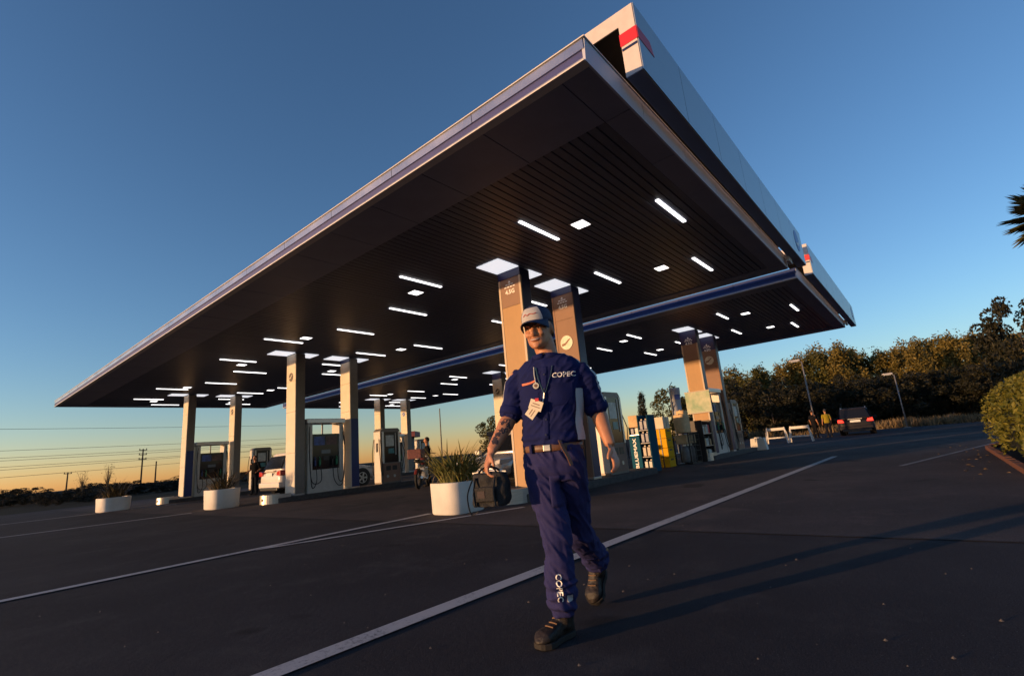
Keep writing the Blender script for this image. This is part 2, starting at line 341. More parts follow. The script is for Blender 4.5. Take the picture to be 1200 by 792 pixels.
# ------------------------------------------------------------------ columns
PH = H - .15
M_MARK = mat('dark_emblem', (.10, .075, .06), .5); M_GLOBE = mat('pale_globe', (.62, .60, .50), .45, var=.2, vscale=9)
def column(x, y, label, style, emblem=None, letters=False, cap=.0, blue_side=0., yw=.605):
    t = thing('canopy_column', (x, y, .15), 0, label, 'column', 'canopy columns'); dx, dy = .32, yw; hz = PH - .004
    side = {'copper': M_NAVY, 'bronze': M_NAVY, 'cream': M_BEIGE}[style]; face = {'copper': M_COPPER, 'bronze': M_BROWN, 'cream': M_ALU}[style]
    MB().box(.03, dx - .008, .008, dy - .008, 0, hz).build('core', side, t)
    MB().box(-.01, dx + .01, -.01, dy + .01, 0, .05).build('base_plate', M_STEEL, t, bevel=.006)
    top = hz - cap
    if style != 'cream':
        fr = mat('bright_frame', (.46, .36, .27), .5, .0)
        MB().box(0, .04, 0, .05, .052, top).build('frame_strip', fr if style == 'copper' else M_BROWN, t); MB().box(0, .04, dy - .05, dy, .052, top).build('frame_strip', fr if style == 'copper' else M_BROWN, t)
        MB().box(.008, .035, .053, dy - .053, .052, top - .62).build('face_panel', face, t, bevel=.003); MB().box(.006, .034, .053, dy - .053, top - .617, top).build('face_panel', M_BROWN, t, bevel=.003)  # copper columns: upper panel coloured brown for the shade under the canopy
        MB().box(-.006, .04, 0, dy, top + .002, hz).build('cap_band', M_NAVY, t)
        for ya, yb in ((-.004, .007), (dy - .007, dy + .004)):
            MB().box(.042, dx, ya, yb, .055, hz - .001).build('side_panel', M_NAVY, t)
    else:
        zs = [.052, 1.3, 2.6, 3.6, top]
        for a, b in zip(zs, zs[1:]): MB().box(0, .032, 0, dy, a + .003, b - .003).build('face_panel', face, t, bevel=.004)
        if cap: MB().box(.0, .032, 0, dy, top, hz).build('cap_band', M_NAVY, t)
        zs = [.052, blue_side, hz] if blue_side else [.052, hz / 2, hz]
        for (ya, yb) in ((-.004, .007), (dy - .007, dy + .004)):
            for i, (a, b) in enumerate(zip(zs, zs[1:])):
                MB().box(.034, dx, ya, yb, a + .002, b - .002).build('side_panel', M_BLUE2 if (blue_side and i == 0) else M_BEIGE, t)
    if emblem:
        ez, er, em = emblem; n = 24; yc = dy / 2
        MB().prism([(yc + er * math.cos(2 * math.pi * i / n), ez + er * math.sin(2 * math.pi * i / n)) for i in range(n)], 'x', -.008, .0075 if style != 'cream' else -.001).build('emblem', em, t)
        sw = [(-.8, -.1), (-.2, .0), (.4, .45), (.8, .5), (.3, .1), (-.2, -.35), (-.75, -.45)]
        MB().prism([(yc - a * er, ez + b * er) for a, b in sw], 'x', -.011, -.0085).build('emblem_swoosh', M_BROWN if em is M_GLOBE else M_ALU, t)
    if letters:
        lz = (top + .02) if letters == 'cap' else top - .30; yc = dy / 2; X, Y = (0, -1, 0), (0, 0, 1); px = .004 if letters != 'cap' else -.0075
        place_text('lettering', '4.5G', .13, M_LETTER, t, (px, yc, lz), X, Y, bold=.003)
        for k in range(4): MB().box(px - .002, px, yc - .14 + k * .075, yc - .085 + k * .075, lz + .10, lz + .125).build('lettering', M_LETTER, t)
        for k in range(3): MB().box(px - .002, px, yc - .10 + k * .075, yc - .04 + k * .075, lz + .155, lz + .178).build('lettering', M_LETTER, t)
        MB().prism([(yc - .035, lz + .2), (yc + .035, lz + .2), (yc, lz + .25)], 'x', px - .002, px).build('arrow_mark', M_LETTER, t)
    return t
M_BLUE2 = mat('column_blue', (.008, .032, .15), .45, var=.1, vscale=3)
XP = (7.688, 9.657, 17.903, 19.89)
column(XP[0], 5.879, 'copper-faced column directly behind the walking attendant, tallest in view', 'copper', None, True, .16)
column(XP[1], 5.879, 'bronze column with round white globe emblem, right of the attendant\'s cap', 'bronze', (3.15, .17, M_GLOBE), True, .16)
column(XP[0], 15.42, 'cream column left of the hose-hung dispenser, round dark emblem near its top', 'cream', (3.75, .14, M_MARK))
column(XP[1], 15.42, 'cream column with deep blue lower side, right of the hose-hung dispenser', 'cream', None, False, .12, 2.35)
column(XP[0], 25.324, 'leftmost cream column with blue lower side beside the far dispenser', 'cream', None, False, .0, 2.0)
column(XP[1], 25.324, 'cream column second from the left, small dark emblem high up', 'cream', (3.75, .13, M_MARK))
column(XP[2], 5.879, 'copper-faced column with navy top above the product displays', 'copper', None, 'cap', .50)
column(XP[3], 5.879, 'bronze column with navy top and white globe emblem, rightmost of all columns', 'bronze', (3.55, .17, M_GLOBE), 'cap', .55)
column(XP[2], 15.42, 'white column behind the silver car with brown emblem and navy top', 'cream', (3.6, .14, M_MARK), False, .3)
column(XP[3], 15.42, 'pale column hidden mostly behind the walking attendant', 'cream')
column(XP[2], 25.324, 'narrow grey column rising behind the tall dark dispenser screen', 'cream')
column(XP[3], 25.324, 'narrow pale column with a small blue emblem, right of the dark dispenser screen', 'cream', (3.6, .13, mat('emblem_blue', (.03, .10, .42), .4)))
# ------------------------------------------------------------------ dispensers
M_CAB = mat('pale_cabinet', (.58, .56, .52), .4, var=.06); M_DGLASS = mat('dark_glass', (.010, .012, .018), .16, spec=.3)
M_SCREEN = mat('grey_screen', (.10, .13, .17), .25); M_NOZ = mat('nozzle_blue', (.03, .06, .2), .5); M_WPOST = mat('pale_poster', (.55, .56, .52), .5, var=.25, vscale=7)
M_TEAL = mat('teal_screen', (.03, .22, .26), .3, var=.4, vscale=9); M_GRN = mat('nozzle_green', (.04, .25, .12), .5)
def sag(a, b, drop, n=12):
    a, b = Vector(a), Vector(b); return [a.lerp(b, i / n) - Vector((0, 0, drop * 4 * (i / n) * (1 - i / n))) for i in range(n + 1)]
def dispenser(x, yc, label):
    t = thing('fuel_dispenser', (x, yc, .15), 0, label, 'fuel pump', 'fuel dispensers with open top'); Lx, hy = 1.28, .24
    for a, b in ((0, .17), (Lx - .15, Lx)): MB().box(a, b, -hy, hy, 0, 2.2).build('side_post', M_CAB, t, bevel=.015)
    MB().box(-.05, Lx + .05, -hy - .05, hy + .05, 2.203, 2.36).build('header', M_GREY, t, bevel=.02)
    MB().box(.172, Lx - .152, -hy + .02, hy - .02, 0, .72).build('base_cabinet', M_CAB, t, bevel=.008)
    MB().box(.172, Lx - .152, -hy + .05, hy - .05, .722, 1.86).build('equipment_panel', M_DGLASS, t)
    MB().box(Lx / 2 - .02, Lx / 2 + .02, -.02, .02, 1.862, 2.2).build('mullion', M_CAB, t)
    for s in (-1, 1):
        y = s * (hy - .05)
        def pl(n, a, b, c, d, m, th=.012): MB().box(a, b, min(y, y + s * th) + s * .0005, max(y, y + s * th) + s * .0005, c, d).build(n, m, t)
        pl('price_display', .5, .82, 1.22, 1.34, M_SCREEN); pl('brand_panel', .24, .62, 1.5, 1.78, mat('sticker_blue', (.05, .10, .32), .4, var=.5, vscale=12)); pl('brand_panel', .66, 1.06, 1.5, 1.78, mat('sticker_brown', (.10, .05, .05), .4, var=.5, vscale=9))
        pl('keypad', .56, .76, 1.0, 1.14, M_BLACK, .02); pl('grade_plate', .3, 1.0, .33, .45, mat('faint_plate', (.42, .34, .26), .5, var=.3, vscale=14), .004 + .022)
        for i, xx in enumerate((.26, .42, .86, 1.02)):
            nz = MB(); yy = y + s * .05
            nz.obox((xx, yy, .92), (.022, 0, 0), (0, .03, 0), (0, 0, .1)); nz.tube([(xx, yy, 1.0), (xx, yy + s * .03, 1.06), (xx, yy - s * .03, 1.12)], .016, 6)
            nz.build('nozzle', (M_NOZ, M_GRN, M_BLACK, M_GRN)[i], t)
        for i, (xa, za, xb, zb_) in enumerate(((.05, 2.1, .26, .86), (.05, 1.9, .42, .86), (Lx - .05, 2.1, .86, .86), (Lx - .05, 1.9, 1.02, .86))):
            yy = y + s * .09; pts = sag((xa, yy, za), (xb, yy, zb_), .1 if i % 2 else .0)
            path = [Vector((xa, yy, za)), Vector((xa - (.04 if xa < .5 else -.04), yy + s * .05, za - .6)), Vector((xa + (.02 if xa < .5 else -.02), yy + s * .06, .35 + .1 * (i % 2))), Vector(((xa + xb) / 2, yy + s * .05, .16 + .12 * (i % 2))), Vector((xb + .02, yy + s * .03, .4)), Vector((xb, yy, zb_))]
            sm = []
            for k in range(len(path) - 1):
                p0, p1, p2, p3 = path[max(k - 1, 0)], path[k], path[k + 1], path[min(k + 2, len(path) - 1)]
                for q in range(5):
                    u = q / 5; sm.append(.5 * ((2 * p1) + (p2 - p0) * u + (2 * p0 - 5 * p1 + 4 * p2 - p3) * u * u + (3 * p1 - p0 - 3 * p2 + p3) * u ** 3))
            MB().tube(sm + [path[-1]], .013, 6).build('hose', M_RUBBER, t, smooth=True)
    return t
def terminal(x, yc, label):
    t = thing('tall_dispenser', (x, yc, .15), 0, label, 'fuel pump', 'tall dispensers with glass front'); Lx, hy = .86, .23
    MB().prism([(0, 0), (Lx, 0), (Lx, 1.9), (Lx - .08, 1.98), (.08, 1.98), (0, 1.9)], 'y', -hy, hy).build('housing', M_BEIGE, t, bevel=.012)
    MB().box(-.012, -.002, -hy + .03, hy - .03, .06, 1.86).build('side_plate', M_CAB, t)
    for s in (-1, 1):
        def pl(n, a, b, c, d, m, o0, o1): return MB().box(a, b, *sorted((s * (hy + o0), s * (hy + o1))), c, d).build(n, m, t)
        pl('front_frame', .03, .11, .72, 1.86, M_STEEL, .002, .03); pl('front_frame', Lx - .11, Lx - .03, .72, 1.86, M_STEEL, .002, .03)
        pl('glass_front', .112, Lx - .112, .74, 1.84, M_DGLASS, .002, .014); pl('notice', .2, .56, 1.32, 1.72, M_WPOST, .0145, .018); pl('screen', .3, .56, 1.06, 1.24, M_TEAL, .0145, .02)
        pl('light_tube', Lx - .24, Lx - .215, 1.0, 1.8, M_WHITE, .0145, .03)
        pl('lower_panel', .06, Lx - .06, .06, .7, M_BROWN, .002, .02)
        for a in (.18, .46): pl('nozzle_window', a, a + .2, .46, .62, M_BLACK, .0205, .026)
        for a in (.24, .54): MB().cyl((a, s * (hy + .02), .25), (a, s * (hy + .035), .25), .05, n=14).build('lock_plate', M_STEEL, t)
        for xa in (-.04, Lx + .04):
            MB().tube([(xa, s * hy * .7, 1.6), (xa * 1.2 - .02, s * hy, 1.1), (xa, s * hy * 1.1, .45), (xa + (.05 if xa < 0 else -.05), s * hy * 1.2, .3), (xa + (.06 if xa < 0 else -.06), s * hy * 1.1, .8)], .013, 6).build('hose', M_RUBBER, t, smooth=True)
    MB().obox((-.02, 0, 1.3), (.012, 0, 0), (0, .05, 0), (0, 0, .16)).build('nozzle_holster', M_BLACK, t)
    return t
DL = (('open-topped pump with hanging hose mostly hidden behind the attendant', 'open-topped pump with black hoses between the two cream columns at middle left', 'open-topped pump behind the second planter at far left'),
      ('open-topped pump between the two bronze columns at right, white panel lit', 'open-topped pump under the far canopy right of the dark-screened dispenser', 'open-topped pump at the far end of the far canopy, seen small'))
TL_ = (('tall beige dispenser with pale notice, standing by the attendant\'s left hand', 'tall dispenser with dark teal screen right of the blue-sided column', 'tall dispenser behind the white SUV near the far left'),
       ('tall dispenser at the right end beside the rightmost column, sunlit edge', 'tall dispenser hidden behind the attendant under the far canopy', 'tall dispenser farthest away under the far canopy'))
for i, yc in enumerate(YC):
    for c in (0, 1):
        dispenser(8.14 + 10.22 * c, yc, DL[c][i]); terminal((10.62 if i != 1 else 10.95) + 10.22 * c, yc, TL_[c][i])

# ------------------------------------------------------------------ planters
M_POT = mat('white_planter', (.66, .63, .58), .6, var=.07, vscale=3, bump=.08, bscale=40); M_SOIL = mat('soil', (.03, .02, .015), .95, bump=.5)
def leaf_mat(name, c, c2, rough=.5):
    return mat(name, c, rough, col2=c2, vscale=3.0)
M_BLADE = leaf_mat('strap_leaf', (.07, .085, .02), (.24, .22, .07)); M_BLADE2 = leaf_mat('dry_leaf', (.20, .13, .06), (.30, .22, .10))
def planter(x, y, rz, a, b, hgt, seed, label, plants=90, h0=.7, dark=False):
    rnd = random.Random(seed); t = thing('planter', (x, y, .004), rz, label, 'planter', 'white oval forecourt planters'); n = 40
    def ring(k, z):
        out = []
        for i in range(n):
            u = 2 * math.pi * i / n; r = (abs(math.cos(u)) ** 3.6 + abs(math.sin(u)) ** 3.6) ** (-1 / 3.6); out.append((a * k * r * math.cos(u), b * k * r * math.sin(u), z))
        return out
    MB().rings([ring(.93, 0), ring(.96, .02), ring(1.0, hgt - .03), ring(1.0, hgt), ring(.95, hgt + .006), ring(.93, hgt - .05)], cap=True).build('pot', M_POT, t, auto=True)
    MB().rings([ring(.94, hgt - .045), ring(.93, hgt - .03)]).build('soil', M_SOIL, t)
    def blades(cnt, hh, spread, wid):
        mb = MB()
        for i in range(cnt):
            u = rnd.uniform(0, 2 * math.pi); rr = rnd.random() ** .6 * .7; p = Vector((a * rr * math.cos(u), b * rr * math.sin(u), hgt - .03))
            az = rnd.gauss(u, .7); ln = hh * rnd.uniform(.55, 1.1); lean = rnd.uniform(.15, 1.0) * spread; w = wid * rnd.uniform(.6, 1.2); L = []
            s = Vector((-math.sin(az), math.cos(az), 0)); pitch = 1.35 - .35 * rnd.random(); pos = p.copy()
            for k in range(7):
                q = k / 6; ww = w * (1 - q ** 2.2) * (.6 + .8 * min(q * 3, 1)) / 2 + .001; L.append([pos - s * ww, pos + Vector((0, 0, .15 * ww)), pos + s * ww])
                pitch -= lean * .34 * (.4 + q * 1.2); pos = pos + Vector((math.cos(az) * math.cos(pitch), math.sin(az) * math.cos(pitch), math.sin(pitch))) * ln / 6
            mb.rings(L, closed=False, cap=False)
        return mb
    blades(plants, h0, 1.0, .022).build('leaves', M_BLADE if not dark else leaf_mat('dusky_leaf', (.03, .03, .012), (.10, .07, .03)), t, smooth=True)
    blades(plants // 4, h0 * .7, 1.5, .020).build('dry_leaves', M_BLADE2, t, smooth=True)
    return t
planter(6.06, 6.42, 0, .40, .38, .50, 1, 'white oval planter with long grassy leaves, largest and nearest, left of the attendant', 330, .80)
planter(6.15, 16.85, 0, .42, .50, .55, 2, 'white oval planter with dark spiky plant in front of the far left pump', 110, .75, True)
planter(5.15, 24.65, 0, .50, .60, .50, 3, 'small white oval planter farthest left on the forecourt edge', 120, .9, True)

# ------------------------------------------------------------------ vehicles
M_TYRE = mat('tyre', (.012, .012, .012), .8, bump=.2); M_RIM = mat('alloy_rim', (.45, .45, .46), .3, .8); M_TAIL = mat('tail_lamp', (.45, .01, .012), .2, emit=(1, .03, .02), estr=.0)
M_TAILON = mat('lit_tail_lamp', (.5, .02, .01), .25, emit=(1, .035, .02), estr=1.1); M_HEAD = mat('head_lamp', (.6, .62, .64), .12, .2); M_PLATE = mat('number_plate', (.7, .7, .68), .5)
def sup(cx, cz, hx, hz, e, n=28):
    out = []
    for i in range(n):
        u = 2 * math.pi * i / n; c, s = math.cos(u), math.sin(u)
        out.append((cx + hx * math.copysign(abs(c) ** (2 / e), c), cz + hz * math.copysign(abs(s) ** (2 / e), s)))
    return out
def car(loc, rz, label, paint, L=4.3, Wd=1.8, Ht=1.66, hatch=False, lit=False, rails=False):
    t = thing('parked_car', loc, rz, label, 'car', None); w = Wd / 2; hl = L / 2; belt = Ht * .60
    st = [(-hl, .62, .15, .80), (-hl + .03, .62, .26, .90), (-hl + .14, .61, .33, .97), (-hl + .5, .62, .37, 1.0), (-.5, .62, .38, 1.0), (.7, .62, .38, 1.0), (hl - 1.15, .62, .37, .99), (hl - .8, .60, .33, .98), (hl - .25, .56, .27, .93), (hl - .06, .52, .20, .86), (hl, .50, .12, .75)]
    rs = []
    for x, cz, hz, k in st:
        cz = cz * belt / 1.0; hz = hz * belt / 1.0
        rs.append([(x, yy, zz) for yy, zz in sup(0, cz, w * k, hz, 4.5)])
    body = MB().rings(rs).build('body', paint, t, smooth=True)
    # cabin
    xr0, xf0 = -hl + (.05 if not hatch else .02), hl - (1.22 if not hatch else 1.0); xr1, xf1 = -hl + (.38 if not hatch else .5), hl - (2.0 if not hatch else 1.85)
    zb, zr = belt - .06, Ht
    def lev(v): return xr0 + (xr1 - xr0) * v, xf0 + (xf1 - xf0) * v, w * (.965 - .20 * v ** 1.3), zb + (zr - .05 - zb) * v
    rs = []
    for v in (0, .25, .5, .75, 1.0):
        a, b, hy, z = lev(v); rs.append([(p, q, z) for p, q in sup((a + b) / 2, 0, (b - a) / 2, hy, 7, 36)])
    a, b, hy, z = lev(1.0)
    for k, dz in ((.97, .025), (.86, .045), (.5, .052)): rs.append([(p, q, z + dz) for p, q in sup((a + b) / 2, 0, (b - a) / 2 * (k + .02), hy * k, 6, 36)])
    MB().rings(rs).build('cabin', paint, t, smooth=True)
    def qd(name, pts, m):
        n_ = (Vector(pts[1]) - Vector(pts[0])).cross(Vector(pts[2]) - Vector(pts[0])).normalized() * .012
        MB().add([Vector(p) for p in pts] + [Vector(p) - n_ for p in pts], [(0, 1, 2, 3), (7, 6, 5, 4), (0, 4, 5, 1), (1, 5, 6, 2), (2, 6, 7, 3), (3, 7, 4, 0)]).build(name, m, t)
    for s in (-1, 1):
        for fa, fb in ((.06, .24), (.27, .56), (.60, .93)):
            a0, b0, h0, z0 = lev(.14); a1, b1, h1, z1 = lev(.92); e = .014
            p = [(a0 + (b0 - a0) * fa, s * (h0 + e), z0), (a0 + (b0 - a0) * fb, s * (h0 + e), z0), (a1 + (b1 - a1) * min(fb, .92), s * (h1 + e), z1), (a1 + (b1 - a1) * max(fa, .08), s * (h1 + e), z1)]
            qd('side_window', p if s < 0 else [p[1], p[0], p[3], p[2]], M_DGLASS)
        MB().obox((hl - 1.35 - (0 if not hatch else -.2), s * (w + .1), belt + .04), (.06, 0, 0), (0, .1, 0), (0, 0, .07)).build('wing_mirror', paint, t, bevel=.02)
        if rails: MB().tube([(xr1 + .1, s * w * .68, Ht - .03), (xr1 + .2, s * w * .70, Ht + .035), (xf1 - .1, s * w * .70, Ht + .035), (xf1, s * w * .68, Ht - .03)], .018, 6).build('roof_rail', M_STEEL, t)
    a0, b0, h0, z0 = lev(.16); a1, b1, h1, z1 = lev(.90); e = .02
    qd('rear_window', [(a0 - e, h0 * .86, z0), (a0 - e, -h0 * .86, z0), (a1 - e, -h1 * .86, z1), (a1 - e, h1 * .86, z1)], M_DGLASS)
    qd('windscreen', [(b0 + e, -h0 * .90, z0), (b0 + e, h0 * .90, z0), (b1 + e, h1 * .90, z1), (b1 + e, -h1 * .90, z1)], M_DGLASS)
    tl = M_TAILON if lit else M_TAIL
    for s in (-1, 1):
        MB().prism([(s * w * .62, belt * .80), (s * w * .98, belt * .78), (s * w * .97, belt * .98), (s * w * .70, belt * .95)][::1 if s > 0 else -1], 'x', -hl - .02, -hl + .30).build('tail_lamp', tl, t, bevel=.02)
        MB().prism([(s * w * .55, belt * .62), (s * w * .93, belt * .68), (s * w * .96, belt * .82), (s * w * .62, belt * .74)][::1 if s > 0 else -1], 'x', hl - .5, hl - .035).build('head_lamp', M_HEAD, t, bevel=.02)
    MB().box(-hl - .05, -hl + .3, -w * .93, w * .93, .30, .52).build('rear_bumper', paint, t, bevel=.05, seg=3); MB().box(-hl - .06, -hl + .2, -w * .8, w * .8, .20, .34).build('bumper_skid', M_BLACK, t, bevel=.03)
    MB().box(hl - .3, hl + .03, -w * .9, w * .9, .26, .50).build('front_bumper', paint, t, bevel=.05, seg=3); MB().box(hl - .03, hl + .035, -w * .5, w * .5, .52, .66).build('grille', M_BLACK, t, bevel=.01)
    MB().box(-hl - .035, -hl - .015, -.26, .26, belt * .78, belt * .78 + .12).build('number_plate', M_PLATE, t)
    MB().box(-hl - .03, -hl + .05, -w * .4, w * .4, belt * .955, belt * .955 + .035).build('boot_trim', M_STEEL, t)
    for sx in (-hl + .82, hl - .86):
        for s in (-1, 1):
            y0, y1 = s * (w - .20), s * (w + .012); r = .335
            def disc(r0, r1, ya, yb, n=28): return MB().rings([[(sx + rr * math.cos(2 * math.pi * i / n), yy, .335 + rr * math.sin(2 * math.pi * i / n)) for i in range(n)] for rr, yy in ((r0, ya), (r1, ya + (yb - ya) * .1), (r1, ya + (yb - ya) * .88), (r0, yb))])
            MB().rings([[(sx + rr * math.cos(2 * math.pi * i / 28), yy, .345 + rr * math.sin(2 * math.pi * i / 28)) for i in range(28)] for rr, yy in ((.40, s * (w - .3)), (.40, s * (w + .004)))]).build('wheel_arch', M_BLACK, t)
            wh = disc(r - .03, r, y0, y1).build('wheel', M_TYRE, t, auto=True)
            rim = MB(); yy = s * (w + .0)
            for k in range(5):
                u = 2 * math.pi * k / 5; d = Vector((math.cos(u), 0, math.sin(u))); q = Vector((-math.sin(u), 0, math.cos(u)))
                rim.obox(Vector((sx, s * (w + .01), .335)) + d * .12, d * .11, q * .035, Vector((0, .012, 0)))
            rim.rings([[(sx + rr * math.cos(2 * math.pi * i / 24), s * (w + .016), .335 + rr * math.sin(2 * math.pi * i / 24)) for i in range(24)] for rr in (.205, .235)], cap=False)
            rim.build('rim', M_RIM, wh)
    return t
M_CARW = mat('white_car_paint', (.70, .66, .62), .22, var=.03); M_CARD = mat('dark_car_paint', (.014, .013, .018), .5, .0, spec=.2); M_CARS = mat('silver_car_paint', (.50, .48, .46), .25, .5); M_CARR = mat('red_car_paint', (.30, .03, .03), .3)
car((11.25, 20.15, .004), R(0), 'white SUV seen from behind between the left dispensers', M_CARW, 4.4, 1.85, 1.62)
car((11.9, 9.6, .004), R(180), 'silver hatchback facing left behind the large planter', M_CARS, 4.2, 1.78, 1.50, hatch=True)
car((38.0, 3.55, .004), R(4), 'dark SUV with lit tail lamps driving away at far right', M_CARD, 4.4, 1.80, 1.60, lit=True, rails=True)
car((56, 17.2, .006), R(95), 'small red car far behind the right pump island', M_CARR, 4.0, 1.7, 1.45, hatch=True)
car((46.5, 15.0, .004), R(95), 'pale grey car parked far behind the blue product rack', M_CARS, 4.2, 1.75, 1.48, hatch=True)

# ------------------------------------------------------------------ product displays in front of the right island
M_YEL = mat('yellow_crate', (.66, .37, .01), .75, spec=.15, var=.06); M_CARD_ = mat('cardboard', (.60, .42, .24), .85, spec=.15, var=.12, vscale=6); M_TEALP = mat('teal_panel', (.008, .075, .13), .8, var=.08, spec=.15); M_DBLUE = mat('dark_blue_can', (.015, .035, .12), .4, var=.2)
M_MESH = mat('dark_wire', (.03, .028, .03), .5, .4); M_BAG = mat('tan_bag', (.58, .40, .22), .7, var=.15, vscale=10, bump=.5, bscale=14)
def stack_thing(name, x, y, label, cat, rz=0.): return thing(name, (x, y, .004), rz, label, cat)
t = stack_thing('drinks_rack', 13.3, 6.13, 'blue product rack with white vertical lettering at left of the displays', 'display rack')
MB().box(0, .5, .83, .85, 0, 1.28).build('side_panel', M_TEALP, t); MB().box(0, .5, 0, .02, 0, 1.58).build('side_panel', M_TEALP, t); MB().box(.48, .5, .02, .83, 0, 1.58).build('back_panel', M_NAVY, t); MB().box(.02, .48, .41, .43, 0, 1.58).build('divider', M_TEALP, t)
MB().box(-.03, -.002, .42, .86, 0, 1.02).build('front_panel', M_TEALP, t)
place_text('lettering', 'BLUEMAX', .19, M_LETTER, t, (-.032, .64, .52), (0, 0, 1), (0, 1, 0), bold=.004)
for k, z in enumerate((.03, .42, .80, 1.16)):
    MB().box(.0, .479, .021, .409, z - .02, z).build('shelf', M_NAVY, t)
    for j in range(2):
        c = MB().box(.03, .3, .05 + j * .18, .05 + j * .18 + .15, z + .001, z + .27).build('jerry_can', M_DBLUE if k > 1 else (M_SCREEN if k == 0 else M_BEIGE), t, bevel=.02); MB().box(.08, .14, .09 + j * .18, .15 + j * .18, z + .272, z + .31).build('cap', M_BEIGE, c)
MB().box(.0, .479, .43, .829, 1.03, 1.05).build('shelf', M_STEEL, t)
t.scale = (1, .72, 1)
for j in range(2): MB().box(.04, .3, .46 + j * .19, .61 + j * .19, 1.051, 1.24).build('jerry_can', M_DBLUE if j else M_WPOST, t, bevel=.02)
def crate_box(name, x, y, z, sx, sy, sz, m, label, cat, group=None, rz=0., flap=True):
    o = thing(name, (x, y, z), rz, label, cat, group)
    MB().box(0, sx, 0, sy, 0, sz).build('carton', m, o, bevel=.012)
    if flap: MB().box(sx * .46, sx * .54, -.003, sy + .003, .01, sz + .003).build('tape', mat('tape_tan', (.40, .28, .16), .4), o)
    return o
crate_box('carton', 13.32, 6.45, 1.262, .36, .28, .34, M_CARD_, 'small sunlit carton on top of the blue rack', 'box', None)
YLAB = ('bottom', 'second from the bottom', 'third from the bottom', 'top')
for k in range(4):
    o = thing('yellow_crate', (14.8, 6.28, .006 + k * .29), 0, 'yellow plastic crate, %s of the stack of four' % YLAB[k], 'crate', 'stacked yellow crates')
    MB().box(0, .46, 0, .62, 0, .285).build('crate_body', M_YEL, o, bevel=.015)
    MB().box(.12, .30, -.012, -.001, .2, .245).build('handle_slot', M_BLACK, o); MB().box(-.012, -.001, .30, .48, .19, .245).build('handle_slot', M_BLACK, o)
    MB().box(-.016, -.001, .17, .20, .0, .28).build('strap', M_BLACK, o)
    for zz in (.04, .27): MB().box(-.008, .468, -.008, .628, zz - .012, zz).build('rib', M_YEL, o)
crate_box('carton', 14.78, 6.30, 1.168, .48, .64, .36, mat('pale_carton', (.66, .56, .44), .7, var=.08), 'pale sunlit carton lying on the yellow crate stack', 'box')
t = stack_thing('wire_cage', 15.75, 5.95, 'dark wire cage display under the tan sacks beside the yellow crates', 'cage')
for xx in (0, .45, .9):
    for yy in (0, .5): MB().box(xx, xx + .03, yy, yy + .03, 0, .98).build('post', M_MESH, t)
for k in range(9): MB().box(.03 + k * .1, .04 + k * .1, .005, .013, .03, .96).build('wire', M_MESH, t)
for k in range(6): MB().box(.0, .93, -.004, .004, .05 + k * .17, .062 + k * .17).build('wire', M_MESH, t)
MB().box(0, .93, 0, .53, .0, .03).build('floor_tray', M_MESH, t); MB().box(0, .93, 0, .53, .96, .985).build('top_tray', M_MESH, t)
for k in range(2): crate_box('carton', 15.80 + k * .45, 6.05, .64, .40, .36, .28, M_CARD_, ['left of the two sunlit cartons inside the wire cage', 'right of the two sunlit cartons inside the wire cage'][k], 'box')
for k in range(3):
    g = thing('gas_cylinder', (15.92 + k * .28, 6.2, .036), 0, 'grey gas cylinder inside the wire cage, %s of three' % ('left', 'middle', 'right')[k], 'gas bottle', 'caged gas cylinders')
    MB().lathe([(.02, 0), (.11, .02), (.12, .08), (.12, .40), (.09, .50), (.03, .54)], n=16).build('bottle', mat('grey_cylinder', (.16, .15, .15), .5, var=.2), g, smooth=True); MB().lathe([(.05, .53), (.05, .59)], n=12).build('valve_guard', M_STEEL, g)
def sack(x, y, z, sx, sy, sz, label, rz=0):
    o = thing('sack', (x, y, z), rz, label, 'sack', 'tan sacks on the cage'); n = 14; rs = []
    for i in range(n + 1):
        v = i / n; k = 1 - .12 * abs(2 * v - 1) ** 3; rs.append([(p * k, q * k, sz * v) for p, q in sup(sx / 2, sy / 2, sx / 2, sy / 2, 4, 24)])
    MB().rings(rs).build('sack_body', M_BAG, o, smooth=True); MB().box(sx * .1, sx * .9, sy * .46, sy * .54, sz - .01, sz + .03).build('seam', M_BAG, o)
    return o
sack(15.72, 6.0, .992, .62, .4, .58, 'large tan sack standing on the dark wire cage'); sack(15.98, 6.06, 1.575, .4, .3, .13, 'small tan sack lying on top of the large sack', 0)
t = stack_thing('oil_shelf', 16.85, 5.85, 'metal shelf of boxed motor oil at the foot of the copper column', 'shelf')
for xx in (0, .82): MB().box(xx, xx + .03, .0, .4, 0, 1.35).build('upright', M_MESH, t)
rnd = random.Random(5)
for k, z in enumerate((.1, .5, .9)):
    MB().box(.03, .82, 0, .4, z - .02, z).build('shelf', M_STEEL, t)
    for j in range(6): 
        c = MB().box(.05 + j * .127, .05 + j * .127 + .1, .04, .2, z + .001, z + rnd.uniform(.2, .3)).build('oil_bottle', rnd.choice([M_CARD_, M_WPOST, M_RED, M_BLACK, M_BAG]), t, bevel=.012); MB().box(.08 + j * .127, .11 + j * .127, .09, .13, z + .3, z + .325).build('cap', M_BLACK, c)
MB().box(0, .85, .402, .42, 0, 1.35).build('back_sheet', M_MESH, t)
t = thing('notice_board', (17.86, 5.86, 1.62), 0, 'pale map-like notice board fixed low on the copper column', 'notice board')
MB().box(-.03, -.004, -.12, .76, 0, .78).build('board', mat('pale_map', (.55, .56, .44), .8, spec=.1, col2=(.30, .42, .30), vscale=3.2), t); MB().box(-.036, -.0305, -.13, .77, .0, .03).build('frame_rail', M_BEIGE, t); MB().box(-.036, -.0305, -.13, .77, .76, .79).build('frame_rail', M_BEIGE, t)
